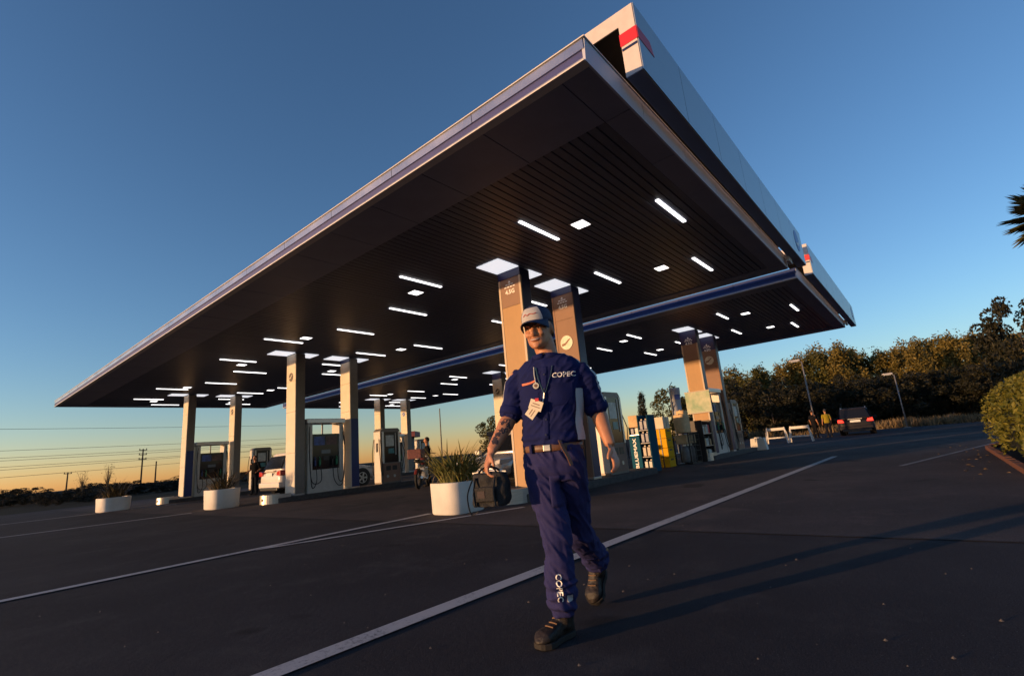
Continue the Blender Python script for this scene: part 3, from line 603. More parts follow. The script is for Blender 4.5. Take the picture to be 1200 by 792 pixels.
# feather banner
t = thing('feather_banner', (24.6, 9.9, .004), R(-40), 'white feather banner with blue mark behind the displays', 'banner')
MB().tube([(0, 0, 0), (0, 0, 3.0), (.05, 0, 3.4), (.22, 0, 3.6)], .018, 6).build('pole', M_STEEL, t); MB().box(-.35, .35, -.35, .35, 0, .04).build('base', M_BLACK, t)
rs = [[(.02, 0, z), (.30 + .03 * math.sin(z * 4), .05 * math.sin(z * 3), z), (.62 - .02 * z, .07 * math.sin(z * 3 + 1), z)] for z in [.9 + i * .2 for i in range(13)]]
fl = MB().rings(rs, closed=False, cap=False).build('cloth', mat('banner_white', (.50, .52, .60), .7), t, smooth=True); sol = fl.modifiers.new('thickness', 'SOLIDIFY'); sol.thickness = .006
MB().box(.2, .48, .075, .085, 2.7, 2.95).build('mark', mat('banner_blue', (.04, .08, .35), .6), t); MB().box(.2, .48, -.085, -.075, 2.7, 2.95).build('mark', MATS['banner_blue'], t)
# white block, barriers
t = thing('barrier_block', (22.9, 5.75, .004), R(5), 'low white block beside the right pump island', 'barrier block'); MB().prism([(-.32, 0), (.32, 0), (.26, .5), (-.26, .5)], 'x', 0, .5).build('block', M_POT, t, bevel=.02); MB().box(.1, .4, -.12, .12, .502, .54).build('lifting_bar', M_STEEL, t)
for k, (x, y) in enumerate(((30.2, 6.55), (30.5, 5.45))):
    t = thing('a_frame_barrier', (x, y, .004), R(90 + 2), ['left of the two white folding barriers beside the dark SUV', 'right of the two white folding barriers, nearest the dark SUV'][k], 'barrier', 'white folding barriers')
    for s in (-1, 1):
        for xx in (-.48, .48): MB().obox((xx, s * .16, .42), (.03, 0, 0), (0, .02, 0), (-.06 * (1 if xx > 0 else -1), -s * .12, .43)).build('leg', M_POT, t)
        MB().obox((0, s * .08, .76), (.43, 0, 0), (0, .012, 0), (0, 0, .07)).build('board', M_POT, t); MB().obox((0, s * .19, .30), (.46, 0, 0), (0, .012, 0), (0, 0, .03)).build('brace', M_POT, t)
# lamp posts
M_GALV = mat('galvanised_post', (.20, .20, .21), .6, .3, var=.1)
for k, (x, y, hh) in enumerate(((36.3, 5.55, 4.85), (45.0, 1.30, 3.8))):
    t = thing('street_lamp', (x, y, 0), R(120), ['taller lamp post with flat head left of the dark SUV', 'shorter lamp post right of the dark SUV before the dry grass'][k], 'street lamp', 'lamp posts by the trees')
    MB().cyl((0, 0, 0), (0, 0, hh),   .05, .035).build('post', M_GALV, t, smooth=True); MB().box(-.14, .14, -.14, .14, 0, .06).build('foot_plate', M_GALV, t)
    MB().tube([(0, 0, hh - .05), (.15, 0, hh + .05), (.3, 0, hh + .08)], .03, 8).build('arm', M_GALV, t); hd = MB().prism([(.15, .04), (.7, .07), (.7, .13), (.15, .15)], 'y', -.14, .14).build('lamp_head', M_WHITE, t, loc=(0, 0, hh)); MB().box(.25, .62, -.1, .1, .0, .04).build('lens', mat('lamp_lens', (.8, .8, .78), .3), hd)
# roof mast seen through the gap
t = thing('flag_mast', (40.6, 45.3, 0), 0, 'thin dark mast rising left of the large planter', 'mast'); MB().cyl((0, 0, 0), (0, 0, 6.6), .09, .06).build('pole', M_BLACK, t); MB().box(-.2, .2, -.2, .2, 0, .05).build('foot_plate', M_BLACK, t)
# far kiosk
t = thing('roadside_kiosk', (33.6, 44.2, 0), R(-50), 'far low kiosk with cream and red roof band behind the planter', 'kiosk')
MB().box(-1.2, 1.4, -1.2, 1.2, 0, 3.2).build('wall', mat('kiosk_wall', (.10, .085, .08), .7, var=.2), t); rf = MB().box(-1.9, 2.0, -1.5, 1.5, 3.202, 3.75).build('roof_band', mat('kiosk_red', (.20, .05, .045), .6), t); MB().box(-1.94, -.6, -1.54, -1.502, 3.22, 3.72).build('cream_band', mat('kiosk_cream', (.65, .5, .36), .6), rf)
for a in (-1.0, .3): MB().box(a, a + .8, -1.22, -1.203, 1.2, 2.5).build('window', M_DGLASS, t)
t = thing('roadside_cabin', (43.5, 37.4, 0), R(-50), 'far dark flat-roofed cabin behind the silver hatchback', 'cabin')
MB().box(-2, 2, -1.5, 1.5, 0, 2.7).build('wall', mat('cabin_wall', (.05, .05, .06), .7, var=.2), t); MB().box(-2.2, 2.2, -1.7, 1.7, 2.702, 3.1).build('roof', M_BLACK, t); MB().box(-1.2, .2, -1.52, -1.503, 1, 2).build('window', M_DGLASS, t)
# ------------------------------------------------------------------ vegetation
def fol(name, a, b, sub=.15):
    m = bpy.data.materials.new(name); m.use_nodes = True; n = m.node_tree; p = n.nodes['Principled BSDF']
    g = n.nodes.new('ShaderNodeNewGeometry'); r = n.nodes.new('ShaderNodeValToRGB'); r.color_ramp.elements[0].color = (*a, 1); r.color_ramp.elements[1].color = (*b, 1)
    n.links.new(g.outputs['Random Per Island'], r.inputs[0]); n.links.new(r.outputs[0], p.inputs['Base Color']); p.inputs['Roughness'].default_value = .6; p.inputs['Specular IOR Level'].default_value = .3
    tr = n.nodes.new('ShaderNodeBsdfTranslucent'); n.links.new(r.outputs[0], tr.inputs[0]); mx = n.nodes.new('ShaderNodeMixShader'); mx.inputs[0].default_value = sub
    o = n.nodes['Material Output']; n.links.new(p.outputs[0], mx.inputs[1]); n.links.new(tr.outputs[0], mx.inputs[2]); n.links.new(mx.outputs[0], o.inputs[0]); MATS[name] = m; return m
F_GOLD = fol('sun_gold_poplar_leaf', (.062, .055, .014), (.21, .155, .034)); F_OLIVE = fol('olive_leaf', (.035, .040, .010), (.13, .115, .025)); F_DARK = fol('dark_and_shaded_leaf', (.008, .009, .004), (.026, .024, .009), .05)  # sunlit gold and thicket shade of the tree row put into leaf colours
F_HEDGE = fol('hedge_leaf', (.04, .055, .008), (.17, .155, .025)); F_DRY = fol('dry_grass', (.10, .07, .035), (.26, .18, .09)); M_BARK = mat('bark', (.05, .038, .03), .9, var=.3, bump=.5, bscale=30)
def leaves(mb, rnd, pts, size):
    for p in pts:
        s = size * rnd.uniform(.55, 1.25); a = Vector((rnd.gauss(0, 1), rnd.gauss(0, 1), rnd.gauss(0, 1))).normalized(); b = a.orthogonal().normalized(); b.rotate(Matrix.Rotation(rnd.uniform(0, 6.28), 3, a)); c = a.cross(b)
        p = Vector(p); mb.add([p - b * s, p - c * s * .45, p + b * s, p + c * s * .45 + a * s * .15], [(0, 1, 2, 3)])
def crown_poplar(seed, n=6000):      # unit height 1, several upright plumes
    rnd = random.Random(seed); mb = MB(); pl = [(rnd.gauss(0, .05), rnd.gauss(0, .05), rnd.uniform(.78, 1.0)) for _ in range(5)]; clumps = []
    for (x, y, tz) in pl:
        for k in range(16):
            v = rnd.uniform(.12, 1); r = .10 * math.sin(math.pi * min(.98, v * .85 + .12)) ** .7; u = rnd.uniform(0, 6.28)
            clumps.append((x * (1.2 - .4 * v) + r * math.cos(u), y * (1.2 - .4 * v) + r * math.sin(u), tz * v, rnd.uniform(.02, .05)))
    pts = []
    for i in range(n):
        c = rnd.choice(clumps); pts.append((c[0] + rnd.gauss(0, c[3]) * .75, c[1] + rnd.gauss(0, c[3]) * .75, min(1.02, c[2] + rnd.gauss(0, c[3]) * 1.1)))
    leaves(mb, rnd, pts, .019); return mb
def crown_bush(seed, n=6500, flat=1.0, size=.024, cl=60):
    rnd = random.Random(seed); mb = MB(); clumps = []
    for k in range(cl):
        u, v = rnd.uniform(0, 6.28), rnd.random(); r = .46 * math.sin(math.pi * (.12 + .78 * v)) ** .6 * rnd.uniform(.5, 1); clumps.append((r * math.cos(u), r * math.sin(u), .08 + .84 * v * flat, rnd.uniform(.04, .085)))
    pts = []
    for i in range(n):
        c = rnd.choice(clumps); d = Vector((rnd.gauss(0, 1), rnd.gauss(0, 1), rnd.gauss(0, 1))); d *= c[3] / max(.6, d.length) * 1.25; pts.append((c[0] + d.x, c[1] + d.y, max(.0, c[2] + d.z)))
    leaves(mb, rnd, pts, size); return mb
def trunk_mesh(seed, r=.018, top=.7, limbs=5):
    rnd = random.Random(seed); mb = MB(); mb.tube([(0, 0, -.01), (.005, .003, top * .4), (-.004, .006, top)], [r, r * .75, r * .25], 8)
    for k in range(limbs):
        z = rnd.uniform(.15, top * .8); u = rnd.uniform(0, 6.28); l = rnd.uniform(.08, .2); mb.tube([(0, 0, z), (l * .6 * math.cos(u), l * .6 * math.sin(u), z + l * .7), (l * math.cos(u), l * math.sin(u), z + l * 1.3)], [r * .4, r * .25, r * .08], 5)
    return mb
POPM = [crown_poplar(s).mesh('crown') for s in range(4)]; BUSHM = [crown_bush(s + 20).mesh('crown') for s in range(3)]; TRM = [trunk_mesh(s).mesh('trunk') for s in range(3)]
for m_ in TRM: m_.polygons.foreach_set('use_smooth', [True] * len(m_.polygons))
def tree(name, x, y, h, wid, cm, tm, fm, label, cat, group, rnd, z=0):
    t = thing(name, (x, y, z), rnd.uniform(0, 6.28), label, cat, group)
    c = link('crown', cm, None, t)
    if len(cm.materials) == 0: cm.materials.append(fm)
    c.material_slots[0].link = 'OBJECT'; c.material_slots[0].material = fm; c.scale = (wid, wid, h)
    k = link('trunk', tm, M_BARK if len(tm.materials) == 0 else None, t); k.scale = (h * .9, h * .9, h)
    return t
POP = [(62.1, 19.3, 7.6), (64.3, 18.6, 7.9), (67.9, 18.3, 8.9), (62.2, 15.6, 7.6), (65.7, 15.2, 8.4), (74.6, 15.9, 9.2), (73.8, 14.3, 9.1), (72.5, 12.8, 10.0), (73.4, 11.7, 10.0), (73.0, 10.4, 10.1), (75.6, 9.5, 11.0), (77.5, 8.5, 10.7), (73.0, 6.9, 10.4), (80.7, 6.4, 10.7), (79.8, 5.1, 9.8), (80.7, 4.0, 9.9), (77.6, 2.7, 9.7), (79.1, 1.7, 9.7), (85.5, 0.6, 11.0), (76.8, -0.5, 9.8), (88.5, -1.7, 11.1), (85.0, -2.7, 10.9), (84.3, -3.8, 10.9), (83.0, -4.7, 10.7), (87.1, -6.0, 11.2), (89.3, -7.2, 10.7), (92.7, -8.6, 10.2), (91.0, -9.4, 10.9), (94.6, -10.9, 10.8), (96.1, -12.1, 11.1)]
rnd = random.Random(11)
for i, (x, y, h) in enumerate(POP):
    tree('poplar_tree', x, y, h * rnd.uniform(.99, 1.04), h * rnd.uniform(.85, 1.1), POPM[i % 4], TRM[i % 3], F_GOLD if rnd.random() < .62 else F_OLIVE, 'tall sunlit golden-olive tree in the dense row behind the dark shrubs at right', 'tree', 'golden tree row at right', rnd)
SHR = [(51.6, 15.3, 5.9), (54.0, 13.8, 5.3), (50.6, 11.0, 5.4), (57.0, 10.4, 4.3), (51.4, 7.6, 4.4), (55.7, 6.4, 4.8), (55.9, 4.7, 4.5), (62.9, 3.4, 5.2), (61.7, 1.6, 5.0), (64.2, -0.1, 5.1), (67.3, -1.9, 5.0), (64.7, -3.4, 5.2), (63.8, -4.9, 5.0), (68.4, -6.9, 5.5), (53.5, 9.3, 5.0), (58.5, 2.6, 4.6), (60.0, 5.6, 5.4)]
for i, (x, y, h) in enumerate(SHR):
    tree('shade_toned_shrub', x, y, h, h * rnd.uniform(1.0, 1.35), BUSHM[i % 3], TRM[i % 3], F_DARK, 'large shrub, leaves coloured as if in shade, in the thicket below the golden trees', 'shrub', 'dark thicket at right', rnd)
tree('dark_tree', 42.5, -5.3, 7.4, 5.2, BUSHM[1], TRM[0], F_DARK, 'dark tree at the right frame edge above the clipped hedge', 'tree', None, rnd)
tree('young_tree', 70.0, 32.8, 8.4, 4.2, POPM[1], TRM[1], F_DARK, 'isolated dark tree above the blue product rack', 'tree', None, rnd)
tree('roadside_tree', 77.3, 31.2, 8.6, 7.5, BUSHM[0], TRM[2], F_OLIVE, 'olive tree behind the white feather banner', 'tree', None, rnd)
tree('roadside_tree', 80.3, 27.5, 8.0, 8.0, BUSHM[2], TRM[0], F_OLIVE, 'broad tree left of the navy-topped copper column', 'tree', None, rnd)
tree('round_tree', 52.4, 46.6, 5.9, 6.4, BUSHM[2], TRM[2], F_OLIVE, 'round olive tree behind the silver hatchback', 'tree', None, rnd)
# left verge shrubs
LFT = [(5.0, 57.9, 1.75), (5.9, 60.8, 1.6), (7.0, 63.3, 1.8), (7.0, 54.7, 1.1), (7.5, 51.9, 1.1), (10.3, 64.1, 1.3), (9.5, 54.6, 1.4), (11.8, 64.0, 1.7), (12.5, 62.0, 1.5), (11.5, 53.4, 1.35), (12.3, 53.9, 1.5), (13.4, 53.7, 1.2), (14.8, 54.4, 1.3), (15.2, 52.9, 1.2), (17.5, 57.5, 1.7), (3.0, 53.0, 1.2), (6.2, 45.5, .9), (7.8, 44.6, .95), (20.5, 55.2, 1.4), (23.0, 56.0, 1.6)]
for i, (x, y, h) in enumerate(LFT):
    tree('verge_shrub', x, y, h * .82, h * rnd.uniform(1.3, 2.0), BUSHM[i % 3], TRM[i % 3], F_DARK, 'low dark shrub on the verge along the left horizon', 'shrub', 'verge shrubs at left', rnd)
def wispy(x, y, h, label):
    t = thing('wispy_plant', (x, y, 0), 0, label, 'plant', 'thin wispy plants'); mb = MB(); r2 = random.Random(h)
    for k in range(26):
        u = r2.uniform(0, 6.28); l = h * r2.uniform(.6, 1); q = r2.uniform(.1, .5); mb.tube([(0, 0, 0), (q * .3 * math.cos(u), q * .3 * math.sin(u), l * .6), (q * math.cos(u), q * math.sin(u), l)], [.02, .015, .004], 4)
    mb.build('stems', F_DRY, t); mb2 = MB(); leaves(mb2, r2, [(r2.gauss(0, .25), r2.gauss(0, .25), h * r2.uniform(.4, 1)) for _ in range(160)], .05); mb2.build('leaves', F_OLIVE, t)
wispy(10.2, 60.0, 2.5, 'thin wispy plant above the left verge shrubs, left of the pair'); wispy(11.6, 58.0, 2.9, 'taller thin wispy plant above the left verge shrubs')
# verge ground, barrier, poles and wires at left
M_VERGE = mat('verge_soil', (.016, .015, .010), 1.0, spec=.05, col2=(.032, .028, .017), vscale=.8)
sheet('grass_verge', [(-80, 34.5), (29, 36.0), (60, 60), (40, 400), (-300, 400)], .005, M_VERGE); sheet('grass_verge', [(46.5, -60), (300, -200), (300, 90), (49, 17), (47.5, 3)], .005, M_VERGE)
t = thing('road_barrier', (-40, 75, 0), 0, 'long low dark roadside barrier along the left horizon', 'barrier')
for k in range(16):
    MB().prism([(-.25, 0), (.25, 0), (.12, .85), (-.12, .85)], 'x', k * 8 + .03, k * 8 + 7.97).build('barrier_section', mat('barrier_concrete', (.055, .052, .05), .9, var=.2), t)
M_POLE = mat('tarred_pole', (.03, .024, .02), .9)
def upole(x, y, h, label, arms=3):
    t = thing('utility_pole', (x, y, 0), R(10), label, 'utility pole', 'utility poles at left'); MB().cyl((0, 0, 0), (0, 0, h), .17, .12, 8).build('pole', M_POLE, t)
    for k in range(arms):
        z = h - .3 - k * .9; MB().box(-.7, .7, -.07, .07, z, z + .14).build('cross_arm', M_POLE, t)
        for s in (-.6, .6): MB().cyl((s, 0, z + .14), (s, 0, z + .4), .07, n=6).build('insulator', M_POLE, t)
upole(29.6, 122.2, 7.6, 'utility pole with three cross arms left of the leftmost column'); upole(33.5, 128, 5.2, 'short plain pole right of the armed utility pole', 0); upole(22.2, 147, 4.6, 'distant short pole at far left behind the verge shrubs', 1)
for k, (y, z0, z1) in enumerate(((95, 11.2, 10.6), (95, 6.6, 6.3), (96, 6.15, 6.0), (98, 4.3, 5.1), (97, 3.1, 3.9), (99, 8.0, 7.6), (100, 5.3, 5.2))):
    t = MB().tube(sag((-60, y, z0), (70, y + 30, z1 + 1.4), .6, 16), .028, 4).build('overhead_wire', M_POLE); tag(t, 'thin overhead wire crossing the pale sky at left', 'wire', 'overhead wires at left')
# dry grass strip
rnd = random.Random(9); mb = MB()
for i in range(9000):
    u = rnd.random(); x = 46.8 + rnd.random() * 4 + max(0, u - .5) * 4; y = -9 + 22 * u; h = rnd.uniform(.35, 1.0) * (.6 + .6 * noise.noise(Vector((x * .3, y * .3, 0)))); az = rnd.uniform(0, 6.28); w = .05
    a = Vector((x, y, 0)); s = Vector((math.cos(az), math.sin(az), 0)) * w; tip = a + Vector((rnd.gauss(0, .15), rnd.gauss(0, .15), max(.15, h)))
    mb.add([a - s, a + s, tip], [(0, 1, 2)])
tag(mb.build('dry_grass', F_DRY), 'dry straw-coloured grass strip behind the dark SUV', 'grass', kind='stuff')
# hedge in its brick edging
t = thing('clipped_hedge', (9.0, -2.3, 0), 0, 'rounded green and yellow hedge in brick edging at the right frame edge', 'hedge'); rnd = random.Random(4); mb = MB(); core = MB()
def hshape(u, a):      # u along 0..1, a angle over the top
    x = u * 8.4; endk = min(1, (1 - u) * 5) ** .55; hw = 1.32 * endk * (1 + .07 * math.sin(u * 17)); hh = (1.50 + .05 * math.sin(u * 23)) * (.55 + .45 * endk); b = .10 * noise.noise(Vector((x * 1.1, a * 1.6, 3)))
    e = 2 / 3.2; c, s = math.cos(a), math.sin(a); return Vector((x, (hw + b) * math.copysign(abs(c) ** e, c), .08 + (hh + b) * abs(s) ** e))
pts = []
for i in range(15000):
    u, a = rnd.random(), rnd.uniform(0.0, math.pi); p = hshape(u, a); d = rnd.random() ** 2 * .16; cpt = Vector((p.x, 0, .7)); pts.append(p + (cpt - p).normalized() * d + Vector((rnd.gauss(0, .025), rnd.gauss(0, .025), rnd.gauss(0, .025))))
leaves(mb, rnd, pts, .045); mb.build('leaves', F_HEDGE, t)
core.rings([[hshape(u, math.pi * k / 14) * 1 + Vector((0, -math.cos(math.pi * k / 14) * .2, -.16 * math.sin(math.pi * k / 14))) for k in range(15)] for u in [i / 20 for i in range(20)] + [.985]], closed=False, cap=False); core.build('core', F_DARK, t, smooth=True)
mb = MB()
for k in range(22): x = .3 + k * .37; mb.tube([(x, 0, 0), (x + rnd.gauss(0, .1), rnd.gauss(0, .2), .6), (x + rnd.gauss(0, .2), rnd.gauss(0, .4), 1.2)], [.03, .02, .008], 5)
mb.build('stems', M_BARK, t)
t = thing('brick_edging', (8.6, -.88, 0), 0, 'low red brick edging along the foot of the hedge', 'edging'); bm_ = MB().box(.004, .216, -.05, .05, 0, .09).mesh('brick'); MBRK = mat('red_brick', (.13, .05, .032), .85, var=.25, vscale=7, bump=.3)
for k in range(38): link('brick', bm_, MBRK, t, bevel=.008, loc=(k * .222, 0 if k < 32 else -.02 * (k - 31) ** 1.6, rnd.uniform(-.006, .006)))
# palm whose crown reaches in from the right
t = thing('palm_tree', (11.9, -2.42, 0), 0, 'palm with stiff fan leaves reaching in at the right edge', 'palm'); M_PALM = fol('palm_leaf', (.03, .04, .015), (.09, .09, .035)); zc = 3.95
MB().tube([(0, 0, 0), (.04, 0, 1.4), (.0, 0, 2.8), (0, 0, zc)], [.13, .11, .10, .09], 10).build('trunk', M_BARK, t, smooth=True)
for i in range(26):
    az = 2.4 * i; el = R(-30 + 105 * (i / 26)); d = Vector((math.cos(az) * math.cos(el), math.sin(az) * math.cos(el), math.sin(el))); s = d.cross(Vector((0, 0, 1))).normalized(); up = s.cross(d); base = Vector((0, 0, zc)); f = base + d * .32; mb = MB().tube([base, f], .012, 5)
    for k in range(19):
        q = (k - 9) / 9 * 1.15; dd = (d * math.cos(q) + s * math.sin(q)).normalized(); ln = .52 * (1 - .25 * abs(q)); n_ = up * .012
        p1 = f + dd * ln * .55 + up * .02; p2 = f + dd * ln - up * .05 * rnd.random(); sd_ = dd.cross(up).normalized() * .014
        mb.add([f - sd_ * .3, f + sd_ * .3, p1 + sd_, p2, p1 - sd_], [(0, 1, 2, 3, 4)])
    mb.build('frond', M_PALM, t)
# grit, leaves and litter on the asphalt
rnd = random.Random(21); mb = MB()
for i in range(260):
    a = rnd.uniform(-.35, 1.75); r = rnd.uniform(2, 14); x, y = r * math.cos(a), r * math.sin(a); s = rnd.uniform(.003, .010); mb.add([(x - s, y, .003), (x, y - s, .003), (x + s, y, .003), (x, y + s, .003), (x, y, .003 + s)], [(0, 1, 4), (1, 2, 4), (2, 3, 4), (3, 0, 4)])
tag(mb.build('loose_grit', mat('grit', (.09, .08, .078), .9)), 'scattered small stones on the dark asphalt', 'grit', kind='stuff')
mb = MB()
for i in range(34):
    x = rnd.uniform(9, 18); y = -.72 + abs(rnd.gauss(0, .35)); s = rnd.uniform(.02, .05); a = rnd.uniform(0, 6.28); z = .012; mb.add([(x + s * math.cos(a), y + s * math.sin(a), z), (x - s * .4 * math.sin(a), y + s * .4 * math.cos(a), z + .012), (x - s * math.cos(a), y - s * math.sin(a), z), (x + s * .4 * math.sin(a), y - s * .4 * math.cos(a), z + .006)], [(0, 1, 2, 3)])
tag(mb.build('fallen_leaves', F_DRY), 'fallen yellow leaves along the brick edging', 'leaf litter', kind='stuff')
# ------------------------------------------------------------------ people
def orot(v, ax, a): v = Vector(v); v.rotate(Matrix.Rotation(a, 3, Vector(ax))); return v
def loft(mb, secs, n=20, e=2.2, round_ends=True):      # secs: (centre, half-axis a, half-axis b)
    rs = []
    def ring(c, a, b, k=1.0):
        out = []
        for i in range(n):
            u = 2 * math.pi * i / n; cu, su = math.cos(u), math.sin(u)
            out.append(Vector(c) + Vector(a) * k * math.copysign(abs(cu) ** (2 / e), cu) + Vector(b) * k * math.copysign(abs(su) ** (2 / e), su))
        return out
    if round_ends:
        c, a, b = secs[0]; d = (Vector(c) - Vector(secs[1][0])).normalized(); r = min(Vector(a).length, Vector(b).length)
        rs += [ring(Vector(c) + d * r * .5, a, b, .25), ring(Vector(c) + d * r * .35, a, b, .72)]
    rs += [ring(*s) for s in secs]
    if round_ends:
        c, a, b = secs[-1]; d = (Vector(c) - Vector(secs[-2][0])).normalized(); r = min(Vector(a).length, Vector(b).length)
        rs += [ring(Vector(c) + d * r * .35, a, b, .72), ring(Vector(c) + d * r * .5, a, b, .25)]
    mb.rings(rs); return mb
def limb(mb, pts, rad, n=16, sq=1.0, ref=None):
    pts = [Vector(p) for p in pts]; secs = []; ref = Vector(ref) if ref else None
    for i, p in enumerate(pts):
        d = (pts[min(i + 1, len(pts) - 1)] - pts[max(i - 1, 0)]).normalized(); r0 = ref or (Vector((1, 0, 0)) if abs(d.x) < .8 else Vector((0, 0, 1)))
        b = d.cross(r0).normalized(); a = b.cross(d).normalized(); r = rad[i]
        ra, rb = r if isinstance(r, tuple) else (r, r * sq); secs.append((p, a * ra, b * rb))
    return loft(mb, secs, n)
def remesh(mb, voxel, smooth=4, fold=None):
    me = mb.mesh('tmp'); o = bpy.data.objects.new('tmp', me); COL.objects.link(o)
    m = o.modifiers.new('r', 'REMESH'); m.mode = 'VOXEL'; m.voxel_size = voxel
    if smooth: s = o.modifiers.new('s', 'SMOOTH'); s.iterations = smooth; s.factor = .5
    dg = bpy.context.evaluated_depsgraph_get(); out = bpy.data.meshes.new_from_object(o.evaluated_get(dg)); bpy.data.objects.remove(o); bpy.data.meshes.remove(me)
    if fold:
        ns = [v.normal.copy() for v in out.vertices]
        for v, nn in zip(out.vertices, ns): v.co += nn * fold(v.co)
    out.materials.clear(); out.polygons.foreach_set('use_smooth', [True] * len(out.polygons)); return out
def bvh_of(me): return BVHTree.FromPolygons([v.co.copy() for v in me.vertices], [tuple(p.vertices) for p in me.polygons])
def smooth_path(pts, k=6):
    pts = [Vector(p) for p in pts]; out = []
    for i in range(len(pts) - 1):
        p0, p1, p2, p3 = pts[max(i - 1, 0)], pts[i], pts[i + 1], pts[min(i + 2, len(pts) - 1)]
        for q in range(k): u = q / k; out.append(.5 * ((2 * p1) + (p2 - p0) * u + (2 * p0 - 5 * p1 + 4 * p2 - p3) * u * u + (3 * p1 - p0 - 3 * p2 + p3) * u ** 3))
    return out + [pts[-1]]
def drape(bvh, p, d, off=.003):
    p, d = Vector(p), Vector(d).normalized(); h = bvh.ray_cast(p - d * .8, d)
    return (h[0] - d * off) if h[0] is not None else None
def ribbon(bvh, pts, wvec, d, off=.003, k=6, thick=.003):
    mb = MB(); rs = []; d = Vector(d).normalized()
    for p in smooth_path(pts, k):
        w = Vector(wvec) if not callable(wvec) else wvec(p); q = [drape(bvh, p + w * s, d, off) for s in (-1, -.33, .33, 1)]
        if None in q: continue
        rs.append(q + [x + d * (thick + off) for x in q[::-1]])
    mb.rings(rs); return mb
def hand(mb, w, d, n, s, curl=(.35, .5, .4), spread=.0, scale=1.0):   # wrist, finger dir, palm normal (fingers close towards it), thumb side
    w, d, n, s = Vector(w), Vector(d).normalized(), Vector(n).normalized(), Vector(s).normalized(); k = scale
    loft(mb, [(w - d * .02 * k, s * .026 * k, n * .020 * k), (w + d * .02 * k, s * .031 * k, n * .018 * k), (w + d * .06 * k, s * .041 * k, n * .016 * k), (w + d * .092 * k, s * .040 * k, n * .013 * k)], 16, 2.6)
    for i, (off, ln) in enumerate(((.031, .068), (.0105, .078), (-.0105, .073), (-.031, .056))):
        p = w + d * .088 * k + s * off * k; dd = d + s * (off * spread * 10); ax = dd.cross(n).normalized(); pts = [p - dd * .02 * k, p]; ang = 0
        for j, f in enumerate((.45, .31, .24)):
            ang += curl[j] * (1 + .06 * i); p = p + orot(dd, ax, ang).normalized() * ln * f * k; pts.append(p)
        limb(mb, pts, [.0098 * k, .0096 * k, .0090 * k, .0082 * k, .0068 * k], 10)
    p = w + d * .025 * k + s * .028 * k; td = (d * .62 + s * .62 + n * .38).normalized(); pts = [p - td * .015 * k, p, p + td * .036 * k]; td2 = (d * .85 + s * .15 + n * .5).normalized(); pts.append(pts[-1] + td2 * .030 * k)
    limb(mb, pts, [.013 * k, .0125 * k, .0105 * k, .008 * k], 10)
M_SKIN = mat('tanned_skin', (.46, .205, .105), .48, var=.10, vscale=14, bump=.06, bscale=160); M_SKIN.node_tree.nodes['Principled BSDF'].inputs['Subsurface Weight'].default_value = .08
M_SHIRT = mat('navy_work_shirt', (.007, .0115, .075), .85, spec=.2, var=.10, vscale=10, bump=.18, bscale=420); M_TROUS = mat('navy_work_trousers', (.022, .0225, .095), .85, spec=.25, var=.10, vscale=9, bump=.18, bscale=420)
M_BOOT = mat('dark_leather', (.011, .0065, .005), .6, var=.5, vscale=14, bump=.6, bscale=45); M_SOLE = mat('boot_sole', (.012, .010, .009), .8); M_BELT = mat('brown_belt', (.13, .06, .03), .5, var=.15)
M_GREYC = mat('grey_shirt_panel', (.45, .46, .50), .7, bump=.1, bscale=300); M_ORANGE = mat('orange_piping', (.62, .16, .07), .6); M_CORD = mat('pale_cord', (.5, .5, .46), .6); M_CARD2 = mat('cream_card', (.74, .66, .50), .4); M_HAIR = mat('dark_hair', (.03, .022, .018), .7, bump=.4, bscale=200)
M_CAPN = mat('navy_cap', (.010, .022, .07), .75, bump=.15, bscale=400); M_CAPW = mat('white_cap_front', (.42, .41, .41), .8, bump=.12, bscale=400)

MAN = thing('person', (2.2043, 1.6593, .0), math.atan2(-math.cos(YAW), math.sin(YAW)), 'walking station attendant in navy uniform and cap, carrying a black bag', 'person')
Lv, F = Vector((.953, -.303, 0)), Vector((-.303, -.953, 0)); UP = Vector((0, 0, 1))
PEL = Vector((.066, 0, .90)); CH = Vector((.088, .0, 1.25))
def fr(z): k = (z - .90) / .35; return PEL.lerp(CH, max(0, min(1.35, k))) * 1 + Vector((0, 0, z - PEL.lerp(CH, max(0, min(1.35, k))).z))
hipR, knR, anR = Vector((-.012, .022, .88)), Vector((.040, -.055, .485)), Vector((.036, .005, .115))
hipL, knL, anL = Vector((.146, -.022, .88)), Vector((.172, .165, .47)), Vector((.305, .505, .245))
shR, elR, wrR = Vector((-.080, .055, 1.358)), Vector((-.146, .030, 1.135)), Vector((-.262, -.075, .955))
shL, elL, wrL = Vector((.266, -.055, 1.350)), Vector((.335, -.005, 1.120)), Vector((.362, -.120, .932))
HC = Vector((.066, -.015, 1.497)); HROT = Matrix.Rotation(R(-23), 3, 'Z') @ Matrix.Rotation(R(7), 3, 'X') @ Matrix.Rotation(R(-3), 3, 'Y')
def hp(x, y, z): return HC + HROT @ Vector((x, y, z))
